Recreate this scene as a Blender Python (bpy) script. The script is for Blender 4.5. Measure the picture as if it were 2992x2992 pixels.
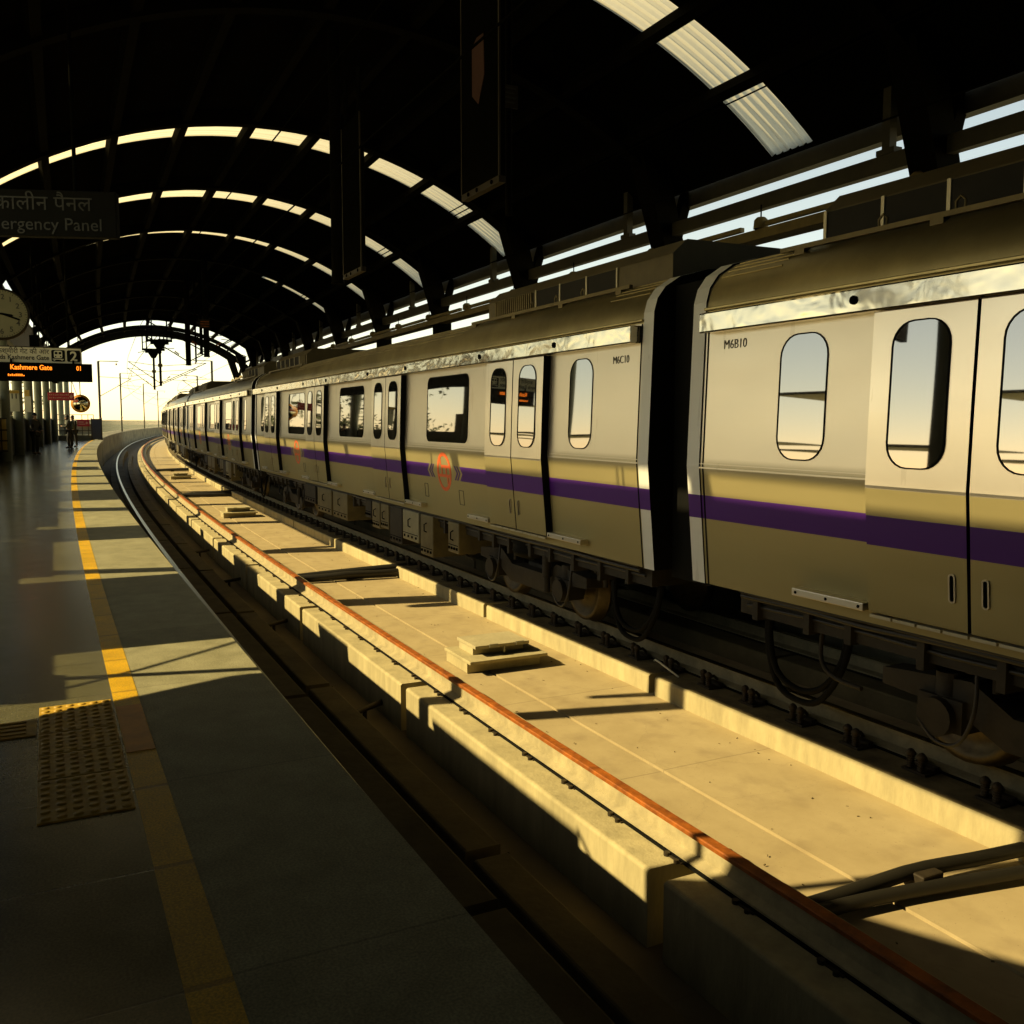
import bpy, bmesh, math, random
from mathutils import Vector, Matrix
import numpy as np
random.seed(7)
K = 1.16                      # survey units -> metres, applied to every top-level object at the end
R = math.radians
scene = bpy.context.scene
for o in list(bpy.data.objects): bpy.data.objects.remove(o)

# ------------------------------------------------------------------ camera
cam_d = bpy.data.cameras.new('camera'); cam = bpy.data.objects.new('camera', cam_d)
scene.collection.objects.link(cam); scene.camera = cam
cam.location = (0, 0, 1.2387 * K); cam.rotation_euler = (R(90 - 5.1145), 0, 0)
cam_d.sensor_width = 36; cam_d.lens = 36 * 2704.05 / 2992; cam_d.shift_y = -24.65 / 2992
cam_d.clip_start = 0.05; cam_d.clip_end = 6000
# ------------------------------------------------------------------ sky and sun
SUN_AZ = math.atan2(-0.98, -0.20)          # towards the sun, measured from +Y to +X
SUN_EL = R(35.0)
world = bpy.data.worlds.new('World'); scene.world = world; world.use_nodes = True
wn = world.node_tree; bg = wn.nodes['Background']
sky = wn.nodes.new('ShaderNodeTexSky'); sky.sky_type = 'NISHITA'; sky.sun_disc = False
sky.sun_elevation = SUN_EL; sky.sun_rotation = SUN_AZ % (2 * math.pi)
sky.air_density = 1.0; sky.dust_density = 1.0; sky.ozone_density = 1.0; sky.altitude = 2000
tint = wn.nodes.new('ShaderNodeMix'); tint.data_type = 'RGBA'; tint.blend_type = 'MULTIPLY'
tint.inputs[0].default_value = 1.0; tint.inputs[7].default_value = (1.0, 0.73, 0.45, 1)
wn.links.new(sky.outputs[0], tint.inputs[6]); wn.links.new(tint.outputs[2], bg.inputs[0])
bg.inputs[1].default_value = 0.15
sun_d = bpy.data.lights.new('sun', 'SUN'); sun = bpy.data.objects.new('sun', sun_d); scene.collection.objects.link(sun)
sun_d.energy = 3.4; sun_d.angle = R(0.5); sun_d.color = (1.0, 0.80, 0.43)
tos = Vector((math.sin(SUN_AZ) * math.cos(SUN_EL), math.cos(SUN_AZ) * math.cos(SUN_EL), math.sin(SUN_EL)))
sun.rotation_euler = tos.to_track_quat('Z', 'Y').to_euler(); sun.location = (-20, -5, 20)
vs = scene.view_settings; vs.view_transform = 'Standard'; vs.look = 'None'; vs.gamma = 1.0; vs.exposure = 1.25
scene.cycles.max_bounces = 6; scene.cycles.diffuse_bounces = 1; scene.cycles.glossy_bounces = 3
scene.cycles.transmission_bounces = 4; scene.cycles.use_denoising = True
scene.cycles.caustics_reflective = False; scene.cycles.caustics_refractive = False
scene.cycles.sample_clamp_indirect = 4.0

# ------------------------------------------------------------------ the curve of the line
TH0, K0, K1, X0 = -0.4701, 0.001303, -1.21e-6, 1.0048
_S = np.arange(-120, 420, 0.25)
def heading(s): return TH0 + K0 * s + (K1 * s * s if 0 < s else 0)
_T = TH0 + K0 * _S + np.where(_S > 0, K1 * np.minimum(_S, 300) ** 2, 0)
_sx = np.concatenate([[0], np.cumsum((np.sin(_T[1:]) + np.sin(_T[:-1])) / 2 * .25)])
_sy = np.concatenate([[0], np.cumsum((np.cos(_T[1:]) + np.cos(_T[:-1])) / 2 * .25)])
_i0 = int(np.argmin(abs(_S)))
_sx += X0 - _sx[_i0]; _sy -= _sy[_i0]
def P(s, off, z=0.0):
    """s metres along the line, off metres right of the platform edge, z above the platform"""
    th = float(np.interp(s, _S, _T))
    return Vector((float(np.interp(s, _S, _sx)) + off * math.cos(th), float(np.interp(s, _S, _sy)) - off * math.sin(th), z))
def frame(s, off, z=0.0):
    """matrix at a place on the line: X along the track (away from the camera), Y towards the near platform"""
    th = float(np.interp(s, _S, _T))
    return Matrix.Translation(P(s, off, z)) @ Matrix.Rotation(math.pi / 2 - th, 4, 'Z')

# ------------------------------------------------------------------ materials
def nodes_of(name):
    m = bpy.data.materials.new(name); m.use_nodes = True
    nt = m.node_tree; return m, nt, nt.nodes['Principled BSDF']
def mat(name, col, rough=0.7, metal=0.0, var=0.25, scale=3.0, bump=0.0, bscale=30.0, spec=0.4, col2=None, stretch=None, detail=6):
    m, nt, b = nodes_of(name)
    b.inputs['Roughness'].default_value = rough; b.inputs['Metallic'].default_value = metal; col = (col[0], col[1], col[2] * .8)
    b.inputs['Specular IOR Level'].default_value = spec
    tc = nt.nodes.new('ShaderNodeTexCoord'); src = tc.outputs['Object']
    if stretch:
        mp = nt.nodes.new('ShaderNodeMapping'); mp.inputs['Scale'].default_value = stretch
        nt.links.new(src, mp.inputs[0]); src = mp.outputs[0]
    n = nt.nodes.new('ShaderNodeTexNoise'); n.inputs['Scale'].default_value = scale; n.inputs['Detail'].default_value = detail
    n.inputs['Roughness'].default_value = 0.65
    nt.links.new(src, n.inputs['Vector'])
    r = nt.nodes.new('ShaderNodeValToRGB'); e = r.color_ramp.elements
    e[0].position = 0.3; e[1].position = 0.7
    c2 = col2 or tuple(c * (1 - var) for c in col)
    e[0].color = (*c2, 1); e[1].color = (*(min(1, c * (1 + var * .4)) for c in col), 1)
    nt.links.new(n.outputs[0], r.inputs[0]); nt.links.new(r.outputs[0], b.inputs['Base Color'])
    if bump:
        n2 = nt.nodes.new('ShaderNodeTexNoise'); n2.inputs['Scale'].default_value = bscale; n2.inputs['Detail'].default_value = 4
        nt.links.new(src, n2.inputs['Vector'])
        bp = nt.nodes.new('ShaderNodeBump'); bp.inputs['Strength'].default_value = bump; bp.inputs['Distance'].default_value = 0.02
        nt.links.new(n2.outputs[0], bp.inputs['Height']); nt.links.new(bp.outputs[0], b.inputs['Normal'])
    return m
def math_node(nt, op, a, b=None):
    n = nt.nodes.new('ShaderNodeMath'); n.operation = op
    for i, v in enumerate((a, b)):
        if v is None: continue
        if isinstance(v, (int, float)): n.inputs[i].default_value = v
        else: nt.links.new(v, n.inputs[i])
    return n.outputs[0]
def mixc(nt, f, a, b):
    n = nt.nodes.new('ShaderNodeMix'); n.data_type = 'RGBA'
    if isinstance(f, (int, float)): n.inputs[0].default_value = f
    else: nt.links.new(f, n.inputs[0])
    for i, v in ((6, a), (7, b)):
        if isinstance(v, tuple): n.inputs[i].default_value = (*v, 1)
        else: nt.links.new(v, n.inputs[i])
    return n.outputs[2]
def tile_mat(name, col, joint, tw, th, rough, jw=0.012, spec=0.5, var=0.18, bump=0.15, shift=0.0):
    """tiles laid along the line; UV = metres along and across the track"""
    m, nt, b = nodes_of(name)
    uv = nt.nodes.new('ShaderNodeUVMap'); br = nt.nodes.new('ShaderNodeTexBrick')
    sh_ = nt.nodes.new('ShaderNodeVectorMath'); sh_.inputs[1].default_value = (0, shift, 0); nt.links.new(uv.outputs[0], sh_.inputs[0]); nt.links.new(sh_.outputs[0], br.inputs['Vector'])
    br.offset = 0.0; br.inputs['Scale'].default_value = 1.0; br.inputs['Mortar Size'].default_value = jw
    br.inputs['Brick Width'].default_value = tw; br.inputs['Row Height'].default_value = th
    br.inputs['Color1'].default_value = (*(c * 1.06 for c in col), 1); br.inputs['Color2'].default_value = (*(c * .86 for c in col), 1)
    br.inputs['Mortar'].default_value = (*joint, 1); br.inputs['Mortar Smooth'].default_value = 0.2
    n = nt.nodes.new('ShaderNodeTexNoise'); n.inputs['Scale'].default_value = 5; n.inputs['Detail'].default_value = 10; n.inputs['Roughness'].default_value = .7
    nt.links.new(uv.outputs[0], n.inputs['Vector'])
    r = nt.nodes.new('ShaderNodeValToRGB'); r.color_ramp.elements[0].position = .3; r.color_ramp.elements[1].position = .72
    r.color_ramp.elements[0].color = (1 - var * 2, 1 - var * 2, 1 - var * 2.2, 1); r.color_ramp.elements[1].color = (1, 1, 1, 1)
    nt.links.new(n.outputs[0], r.inputs[0])
    mx = nt.nodes.new('ShaderNodeMix'); mx.data_type = 'RGBA'; mx.blend_type = 'MULTIPLY'; mx.inputs[0].default_value = 1
    nt.links.new(br.outputs[0], mx.inputs[6]); nt.links.new(r.outputs[0], mx.inputs[7])
    sp_ = nt.nodes.new('ShaderNodeTexNoise'); sp_.inputs['Scale'].default_value = 140; sp_.inputs['Detail'].default_value = 3; nt.links.new(uv.outputs[0], sp_.inputs['Vector'])
    sr = nt.nodes.new('ShaderNodeMapRange'); sr.inputs[1].default_value = .35; sr.inputs[2].default_value = .65; sr.inputs[3].default_value = .72; sr.inputs[4].default_value = 1.18; nt.links.new(sp_.outputs[0], sr.inputs[0])
    mx2 = nt.nodes.new('ShaderNodeMix'); mx2.data_type = 'RGBA'; mx2.blend_type = 'MULTIPLY'; mx2.inputs[0].default_value = 1
    nt.links.new(mx.outputs[2], mx2.inputs[6]); nt.links.new(sr.outputs[0], mx2.inputs[7]); nt.links.new(mx2.outputs[2], b.inputs['Base Color'])
    b.inputs['Specular IOR Level'].default_value = spec
    rr = nt.nodes.new('ShaderNodeMapRange'); rr.inputs[3].default_value = rough - .08; rr.inputs[4].default_value = rough + .14
    nt.links.new(n.outputs[0], rr.inputs[0]); nt.links.new(rr.outputs[0], b.inputs['Roughness'])
    bp = nt.nodes.new('ShaderNodeBump'); bp.inputs['Strength'].default_value = bump; bp.inputs['Distance'].default_value = 0.004
    bp.invert = True
    nt.links.new(br.outputs['Fac'], bp.inputs['Height']); nt.links.new(bp.outputs[0], b.inputs['Normal'])
    return m

def steel_side(name, base, rough, stripe=True, logo_gap=(), split=None):
    """brushed stainless steel; the violet band runs at a fixed height, broken where the emblems sit"""
    m, nt, b = nodes_of(name)
    tc = nt.nodes.new('ShaderNodeTexCoord'); sep = nt.nodes.new('ShaderNodeSeparateXYZ'); nt.links.new(tc.outputs['Object'], sep.inputs[0])
    mp = nt.nodes.new('ShaderNodeMapping'); mp.inputs['Scale'].default_value = (.5, 3, 3); nt.links.new(tc.outputs['Object'], mp.inputs[0])
    n = nt.nodes.new('ShaderNodeTexNoise'); n.inputs['Scale'].default_value = 1.2; n.inputs['Detail'].default_value = 8; nt.links.new(mp.outputs[0], n.inputs['Vector'])
    col = mixc(nt, n.outputs[0], tuple(c * .86 for c in base), tuple(min(1, c * 1.08) for c in base))
    # grime that thickens towards the skirt
    mp2 = nt.nodes.new('ShaderNodeMapping'); mp2.inputs['Scale'].default_value = (6, 6, .7); nt.links.new(tc.outputs['Object'], mp2.inputs[0])
    n3 = nt.nodes.new('ShaderNodeTexNoise'); n3.inputs['Scale'].default_value = 1.5; n3.inputs['Detail'].default_value = 6; nt.links.new(mp2.outputs[0], n3.inputs['Vector'])
    g = math_node(nt, 'GREATER_THAN', n3.outputs[0], 0.66); g = math_node(nt, 'MULTIPLY', g, 0.16)
    col = mixc(nt, g, col, (.22, .18, .10))
    b.inputs['Metallic'].default_value = 1.0
    if split:                                       # below the waist the steel is browner and less metallic
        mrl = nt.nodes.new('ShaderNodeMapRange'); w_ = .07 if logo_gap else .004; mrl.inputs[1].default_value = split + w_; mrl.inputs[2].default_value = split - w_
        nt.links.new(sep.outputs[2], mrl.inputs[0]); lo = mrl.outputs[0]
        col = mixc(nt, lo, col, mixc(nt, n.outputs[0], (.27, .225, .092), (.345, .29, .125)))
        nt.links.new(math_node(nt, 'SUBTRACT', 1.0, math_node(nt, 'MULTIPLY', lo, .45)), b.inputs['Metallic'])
    nt.links.new(col, b.inputs['Base Color'])
    n2 = nt.nodes.new('ShaderNodeMapRange'); n2.inputs[3].default_value = rough - .06; n2.inputs[4].default_value = rough + .08
    nt.links.new(n.outputs[0], n2.inputs[0]); rg_ = n2.outputs[0]
    if split: rg_ = math_node(nt, 'ADD', rg_, math_node(nt, 'MULTIPLY', lo, .16))
    nt.links.new(rg_, b.inputs['Roughness'])
    nb = nt.nodes.new('ShaderNodeTexNoise'); nb.inputs['Scale'].default_value = 2.2; nb.inputs['Detail'].default_value = 1
    nt.links.new(tc.outputs['Object'], nb.inputs['Vector'])
    bp = nt.nodes.new('ShaderNodeBump'); bp.inputs['Strength'].default_value = .12; bp.inputs['Distance'].default_value = .03
    nt.links.new(nb.outputs[0], bp.inputs['Height']); nt.links.new(bp.outputs[0], b.inputs['Normal'])
    if stripe:
        z = sep.outputs[2]; x = sep.outputs[0]
        f = math_node(nt, 'MULTIPLY', math_node(nt, 'GREATER_THAN', z, 0.425), math_node(nt, 'LESS_THAN', z, 0.62))
        for lx in logo_gap:
            zz = math_node(nt, 'ABSOLUTE', math_node(nt, 'SUBTRACT', z, 0.5225))
            d = math_node(nt, 'ABSOLUTE', math_node(nt, 'SUBTRACT', x, lx))
            lim = math_node(nt, 'SUBTRACT', 0.66, zz)
            f = math_node(nt, 'MULTIPLY', f, math_node(nt, 'GREATER_THAN', d, lim))
        pb = nt.nodes.new('ShaderNodeBsdfPrincipled'); pb.inputs['Base Color'].default_value = (.062, .012, .16, 1)
        pb.inputs['Roughness'].default_value = .35; pb.inputs['Specular IOR Level'].default_value = .35
        ms = nt.nodes.new('ShaderNodeMixShader'); out = nt.nodes['Material Output']
        nt.links.new(f, ms.inputs[0]); nt.links.new(b.outputs[0], ms.inputs[1]); nt.links.new(pb.outputs[0], ms.inputs[2]); nt.links.new(ms.outputs[0], out.inputs[0])
    return m
LOGOS = (-4.55, 4.62)
M = {}
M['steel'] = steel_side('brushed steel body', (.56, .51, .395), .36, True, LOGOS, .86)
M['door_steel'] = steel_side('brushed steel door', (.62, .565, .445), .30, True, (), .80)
M['plain_steel'] = steel_side('plain brushed steel', (.60, .55, .43), .38, False)
M['end_white'] = steel_side('pale end frame paint', (.62, .62, .54), .45, True)
M['end_white'].node_tree.nodes['Principled BSDF'].inputs['Metallic'].default_value = 0.0
def dented(name):
    m, nt, b = nodes_of(name); b.inputs['Metallic'].default_value = 1; b.inputs['Roughness'].default_value = .13
    b.inputs['Base Color'].default_value = (.50, .455, .34, 1)
    tc = nt.nodes.new('ShaderNodeTexCoord'); mp = nt.nodes.new('ShaderNodeMapping'); mp.inputs['Scale'].default_value = (1.6, 1, 2.2)
    nt.links.new(tc.outputs['Object'], mp.inputs[0])
    n = nt.nodes.new('ShaderNodeTexNoise'); n.inputs['Scale'].default_value = 2.0; n.inputs['Detail'].default_value = 2; n.inputs['Distortion'].default_value = .4
    nt.links.new(mp.outputs[0], n.inputs['Vector'])
    bp = nt.nodes.new('ShaderNodeBump'); bp.inputs['Strength'].default_value = .22; bp.inputs['Distance'].default_value = .05
    nt.links.new(n.outputs[0], bp.inputs['Height']); nt.links.new(bp.outputs[0], b.inputs['Normal'])
    return m
M['dented'] = dented('dented polished cover')
M['roof_steel'] = mat('train roof paint', (.36, .30, .17), .40, .85, .35, 1.5, .06, 8)
M['ac'] = mat('air conditioner casing', (.11, .09, .05), .6, .3, .35, 2)
M['rail_trim'] = mat('dull roof rail paint', (.17, .135, .065), .6, .3, .3, 3)
M['ac_dark'] = mat('air conditioner dark grille', (.012, .011, .008), .85, 0, .3, 4)
def glass_mat():
    m, nt, b = nodes_of('reflective window glass')
    b.inputs['Base Color'].default_value = (.012, .012, .010, 1); b.inputs['Roughness'].default_value = .02
    b.inputs['IOR'].default_value = 2.6; b.inputs['Specular IOR Level'].default_value = .9
    tc = nt.nodes.new('ShaderNodeTexCoord'); n = nt.nodes.new('ShaderNodeTexNoise'); n.inputs['Scale'].default_value = 1.3; n.inputs['Detail'].default_value = 0
    nt.links.new(tc.outputs['Object'], n.inputs['Vector'])
    bp = nt.nodes.new('ShaderNodeBump'); bp.inputs['Strength'].default_value = .06; bp.inputs['Distance'].default_value = .03
    nt.links.new(n.outputs[0], bp.inputs['Height']); nt.links.new(bp.outputs[0], b.inputs['Normal'])
    return m
M['glass'] = glass_mat(); M['glass'].node_tree.nodes['Principled BSDF'].inputs['IOR'].default_value = 2.2
M['rubber'] = mat('black rubber', (.006, .006, .005), .8, 0, .2, spec=.08)
M['under'] = mat('grimy underframe', (.026, .021, .013), .75, .2, .5, 5, .2)
M['ubox'] = mat('underframe box paint', (.15, .12, .06), .55, .2, .35, 4)
M['ubox_pale'] = mat('pale underframe box paint', (.27, .245, .17), .5, .2, .25, 4)
M['wheel'] = mat('worn wheel steel', (.10, .075, .04), .5, .6, .5, 8)
M['orange'] = mat('orange emblem film', (.62, .10, .02), .5, 0, .1)
M['dull_orange'] = mat('dull orange paint', (.05, .009, .002), .7, 0, .2)
M['violet'] = mat('violet film', (.062, .012, .16), .4, 0, .1)
M['silver_film'] = mat('silver film', (.45, .41, .33), .4, .4, .1)
M['ink'] = mat('dark lettering', (.03, .027, .02), .6, 0, .1)
M['bed'] = mat('track bed concrete', (.46, .395, .265), .85, 0, .30, 1.3, .25, 25, .25)
M['trough'] = mat('dusty trough concrete', (.20, .165, .10), .9, 0, .4, 1.6, .3, 18, .2)
M['plinth'] = mat('plinth concrete', (.46, .39, .245), .85, 0, .30, 3.0, .25, 22, .25, stretch=(1.6, 1.6, .45))
M['plinth_dirt_shade'] = mat('dirt and shade brown', (.20, .155, .085), .85, 0, .55, 4.0, .3, 24, .2)  # plinth top colour holds both dirt and the shade beside the train
M['plinth_shaded'] = mat('shade darkened concrete', (.13, .105, .06), .85, 0, .35, 3, .25, 20, .2)  # darkened copy of the plinth concrete for blocks lying in shade
M['rust'] = mat('rusty rail top', (.40, .115, .014), .6, .1, .45, 9, .1, 40, .3, (.15, .045, .008), (1, 1, 1))
M['rail_side'] = mat('dusty rail web', (.44, .37, .24), .75, .1, .35, 6, .1, 30)
M['rail_grey'] = mat('grey rail web', (.27, .24, .17), .6, .4, .35, 6, .1, 30)
M['rail_bright'] = mat('polished rail head', (.62, .58, .48), .22, 1, .2, 12)
M['rail_dimmed'] = mat('dimmed rail head', (.50, .47, .39), .32, .9, .25, 12)  # polished head dimmed to stand in for its dark roof reflection
M['rail_shaded'] = mat('shade darkened rail web', (.07, .058, .036), .8, .1, .35, 6)  # web darkened to stand in for the shade by the platform
M['iron'] = mat('dark oiled iron', (.05, .037, .022), .65, .4, .4, 12)
M['tile'] = tile_mat('polished platform tiles', (.125, .116, .056), (.07, .064, .03), .62, .62, .20, .006)
M['edge'] = tile_mat('rough granite edge slabs', (.385, .358, .205), (.29, .265, .15), 1.25, .70, .6, .005, .35, .22, shift=.64)
M['yellow'] = tile_mat('yellow line tiles', (.80, .47, .010), (.48, .28, .012), .62, .5, .45, .012, .4, .2)
M['tactile'] = mat('worn yellow tactile tile', (.54, .33, .035), .55, 0, .35, 9, .15, 40)
M['orange_tile'] = mat('orange replacement tile', (.62, .26, .02), .5, 0, .25, 8)
M['slab'] = mat('platform side concrete', (.26, .25, .20), .85, 0, .35, 2, .2)
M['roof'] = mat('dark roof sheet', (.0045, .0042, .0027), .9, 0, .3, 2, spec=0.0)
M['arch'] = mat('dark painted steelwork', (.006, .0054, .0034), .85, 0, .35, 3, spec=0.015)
M['beam'] = mat('grey painted beam', (.05, .043, .026), .65, 0, .35, 2.5)
M['column'] = mat('grey green column paint', (.13, .145, .115), .6, 0, .3, 2)
M['wall'] = mat('side wall plaster', (.16, .145, .10), .8, 0, .3, 1.5)
M['tray'] = mat('yellowish cable duct', (.26, .20, .09), .6, .1, .3, 4)
M['black'] = mat('black casing', (.005, .005, .004), .9, 0, .2, spec=0.0)
M['sign_white'] = mat('white sign face', (.62, .59, .50), .5, 0, .06, 2)
M['sign_dark'] = mat('dark sign face', (.007, .007, .0055), .85, 0, .2, spec=.1)
M['dim_letter'] = mat('unlit grey lettering', (.03, .029, .02), .6, 0, .1)
M['board_trim'] = mat('bronze board trim', (.022, .016, .006), .5, .4, .3)
M['red'] = mat('red board', (.42, .025, .035), .55, 0, .2, 6)
M['pale_red'] = mat('faded red lettering', (.62, .30, .24), .6, 0, .15)
M['blue'] = mat('dark blue sheet', (.03, .035, .07), .55, 0, .2)
M['cable'] = mat('black cable sheath', (.017, .0145, .010), .55, 0, .3)
M['galv'] = mat('galvanised steel', (.30, .28, .23), .5, .6, .25, 5)
M['mast'] = mat('mast steel', (.16, .14, .10), .6, .4, .3, 5)
M['parapet'] = mat('weathered parapet', (.25, .225, .165), .9, 0, .65, 1.1, .3, 9)
M['deck'] = mat('viaduct deck', (.40, .36, .27), .9, 0, .3, 2)
M['ground'] = mat('pale dusty ground', (.50, .46, .36), .95, 0, .25, .02)
M['fence'] = mat('pale fence paint', (.55, .52, .42), .6, .2, .2)
M['bark'] = mat('bark', (.10, .07, .04), .9, 0, .3, 6)
M['leaf'] = mat('sunlit leaves', (.10, .13, .03), .6, 0, .5, 4)
M['mirror'] = mat('convex mirror face', (.75, .72, .62), .05, 1, .05)
M['skin'] = mat('skin', (.35, .20, .12), .6, 0, .1)
M['hair'] = mat('black hair', (.012, .010, .009), .6, 0, .2)
M['jacket'] = mat('dark jacket cloth', (.035, .033, .028), .85, 0, .3, 12)
M['grey_jacket'] = mat('grey jacket cloth', (.07, .07, .062), .85, 0, .3, 12)
M['jeans'] = mat('dark trousers', (.028, .028, .03), .85, 0, .3, 12)
M['bag'] = mat('grey green backpack cloth', (.10, .11, .095), .8, 0, .3, 12)
M['paper'] = mat('paper notice', (.60, .58, .50), .7, 0, .08)
M['ochre'] = mat('ochre sheet', (.50, .33, .08), .7, 0, .2)
def emit(name, col, st):
    m, nt, b = nodes_of(name); b.inputs['Base Color'].default_value = (.02, .01, 0, 1)
    b.inputs['Emission Color'].default_value = (*col, 1); b.inputs['Emission Strength'].default_value = st; return m
M['led'] = emit('amber display dots', (1, .20, .01), 1.1)
def skylight_mat(tc=(.80, .74, .54, 1)):
    m = bpy.data.materials.new('translucent corrugated sheet'); m.use_nodes = True; nt = m.node_tree
    b = nt.nodes['Principled BSDF']; nt.nodes.remove(b)
    d = nt.nodes.new('ShaderNodeBsdfDiffuse'); d.inputs[0].default_value = (.5, .46, .33, 1)
    t = nt.nodes.new('ShaderNodeBsdfTranslucent'); t.inputs[0].default_value = tc
    ms = nt.nodes.new('ShaderNodeMixShader'); ms.inputs[0].default_value = .8
    nt.links.new(d.outputs[0], ms.inputs[1]); nt.links.new(t.outputs[0], ms.inputs[2]); nt.links.new(ms.outputs[0], nt.nodes['Material Output'].inputs[0])
    return m
M['skylight'] = skylight_mat()
M['ledge_white'] = mat('pale ledge paint', (.55, .52, .44), .7, 0, .1)

# ------------------------------------------------------------------ mesh helpers
def smooth_pts(pts, n=5):
    pts = [Vector(p) for p in pts]; out = []
    for i in range(len(pts) - 1):
        p0, p1, p2, p3 = pts[max(i - 1, 0)], pts[i], pts[i + 1], pts[min(i + 2, len(pts) - 1)]
        for k in range(n):
            t = k / n; out.append(.5 * ((2 * p1) + (p2 - p0) * t + (2 * p0 - 5 * p1 + 4 * p2 - p3) * t * t + (3 * p1 - p0 - 3 * p2 + p3) * t ** 3))
    return out + [pts[-1]]
class MB:
    def __init__(self): self.v = []; self.f = []; self.uv = {}; self.mi = []; self.sm = []
    def add(self, vs, fs, mi=0, smooth=False, uvs=None):
        b = len(self.v); self.v += [tuple(v) for v in vs]
        for k, f in enumerate(fs):
            self.f.append([b + i for i in f]); self.mi.append(mi); self.sm.append(smooth)
            if uvs is not None: self.uv[len(self.f) - 1] = [uvs[i] for i in f]
        return self
    def box(self, x0, x1, y0, y1, z0, z1, M4=None, mi=0, ch=0.0):
        if ch > 0:
            bm = bmesh.new(); bmesh.ops.create_cube(bm, size=1)
            for v in bm.verts: v.co = Vector(((x0 + x1) / 2 + v.co.x * (x1 - x0), (y0 + y1) / 2 + v.co.y * (y1 - y0), (z0 + z1) / 2 + v.co.z * (z1 - z0)))
            bmesh.ops.bevel(bm, geom=bm.edges[:], offset=ch, segments=2, affect='EDGES', profile=.6)
            bm.verts.index_update(); vs = [v.co.copy() for v in bm.verts]; fs = [[v.index for v in f.verts] for f in bm.faces]; bm.free()
        else:
            vs = [Vector(p) for p in ((x0, y0, z0), (x1, y0, z0), (x1, y1, z0), (x0, y1, z0), (x0, y0, z1), (x1, y0, z1), (x1, y1, z1), (x0, y1, z1))]
            fs = [(3, 2, 1, 0), (4, 5, 6, 7), (0, 1, 5, 4), (1, 2, 6, 5), (2, 3, 7, 6), (3, 0, 4, 7)]
        if M4 is not None: vs = [M4 @ v for v in vs]
        return self.add(vs, fs, mi)
    def cyl(self, p0, p1, r0, r1=None, n=10, mi=0, caps=True, smooth=True):
        r1 = r0 if r1 is None else r1; p0 = Vector(p0); p1 = Vector(p1); d = (p1 - p0).normalized()
        a = d.orthogonal().normalized(); b = d.cross(a)
        vs = [p0 + (a * math.cos(2 * math.pi * i / n) + b * math.sin(2 * math.pi * i / n)) * r0 for i in range(n)]
        vs += [p1 + (a * math.cos(2 * math.pi * i / n) + b * math.sin(2 * math.pi * i / n)) * r1 for i in range(n)]
        self.add(vs, [(i, (i + 1) % n, n + (i + 1) % n, n + i) for i in range(n)], mi, smooth)
        if caps:
            self.add(vs[:n], [list(range(n))[::-1]], mi); self.add(vs[n:], [list(range(n))], mi)
        return self
    def tube(self, pts, r, n=8, mi=0):
        pts = [Vector(p) for p in pts]; rings = []; prev = None
        for i, p in enumerate(pts):
            d = (pts[min(i + 1, len(pts) - 1)] - pts[max(i - 1, 0)]).normalized()
            a = d.orthogonal().normalized() if prev is None else (prev - d * prev.dot(d)).normalized()
            prev = a; b = d.cross(a); rr = r[i] if isinstance(r, (list, tuple)) else r
            rings.append([p + (a * math.cos(2 * math.pi * k / n) + b * math.sin(2 * math.pi * k / n)) * rr for k in range(n)])
        vs = [v for rg in rings for v in rg]; fs = []
        for i in range(len(pts) - 1):
            for k in range(n): fs.append((i * n + k, i * n + (k + 1) % n, (i + 1) * n + (k + 1) % n, (i + 1) * n + k))
        self.add(vs, fs, mi, True); self.add(rings[0], [list(range(n))[::-1]], mi); self.add(rings[-1], [list(range(n))], mi)
        return self
    def lathe(self, prof, M4=None, n=20, mi=0, smooth=True):
        """prof: (radius, height) round local Z"""
        vs = [Vector((r * math.cos(2 * math.pi * k / n), r * math.sin(2 * math.pi * k / n), z)) for r, z in prof for k in range(n)]
        if M4 is not None: vs = [M4 @ v for v in vs]
        fs = [(i * n + k, i * n + (k + 1) % n, (i + 1) * n + (k + 1) % n, (i + 1) * n + k) for i in range(len(prof) - 1) for k in range(n)]
        return self.add(vs, fs, mi, smooth)
    def prism(self, poly, axis_fn, a0, a1, mi=0, n=1, caps=True, smooth=False):
        """poly: 2-D points; axis_fn(a, p) -> 3-D point; swept from a0 to a1"""
        A = [a0 + (a1 - a0) * i / n for i in range(n + 1)]; m = len(poly)
        vs = [axis_fn(a, p) for a in A for p in poly]
        fs = [(i * m + k, i * m + (k + 1) % m, (i + 1) * m + (k + 1) % m, (i + 1) * m + k) for i in range(n) for k in range(m)]
        self.add(vs, fs, mi, smooth)
        if caps:
            self.add(vs[:m], [list(range(m))[::-1]], mi); self.add(vs[-m:], [list(range(m))], mi)
        return self
    def sweep(self, prof, s0, s1, ds=1.0, closed=True, mi=0, caps=True, smooth=False, uv=False):
        """prof: (off, z) polygon swept along the line"""
        n = max(1, int(math.ceil((s1 - s0) / ds))); S = [s0 + (s1 - s0) * i / n for i in range(n + 1)]; m = len(prof)
        vs = [P(s, o, z) for s in S for (o, z) in prof]; uvs = [(s, o) for s in S for (o, z) in prof] if uv else None
        kk = m if closed else m - 1
        fs = [(i * m + k, (i + 1) * m + k, (i + 1) * m + (k + 1) % m, i * m + (k + 1) % m) for i in range(n) for k in range(kk)]
        self.add(vs, fs, mi, smooth, uvs)
        if caps and closed:
            self.add(vs[:m], [list(range(m))], mi, False, uvs[:m] if uv else None); self.add(vs[-m:], [list(range(m))[::-1]], mi, False, uvs[-m:] if uv else None)
        return self
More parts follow.
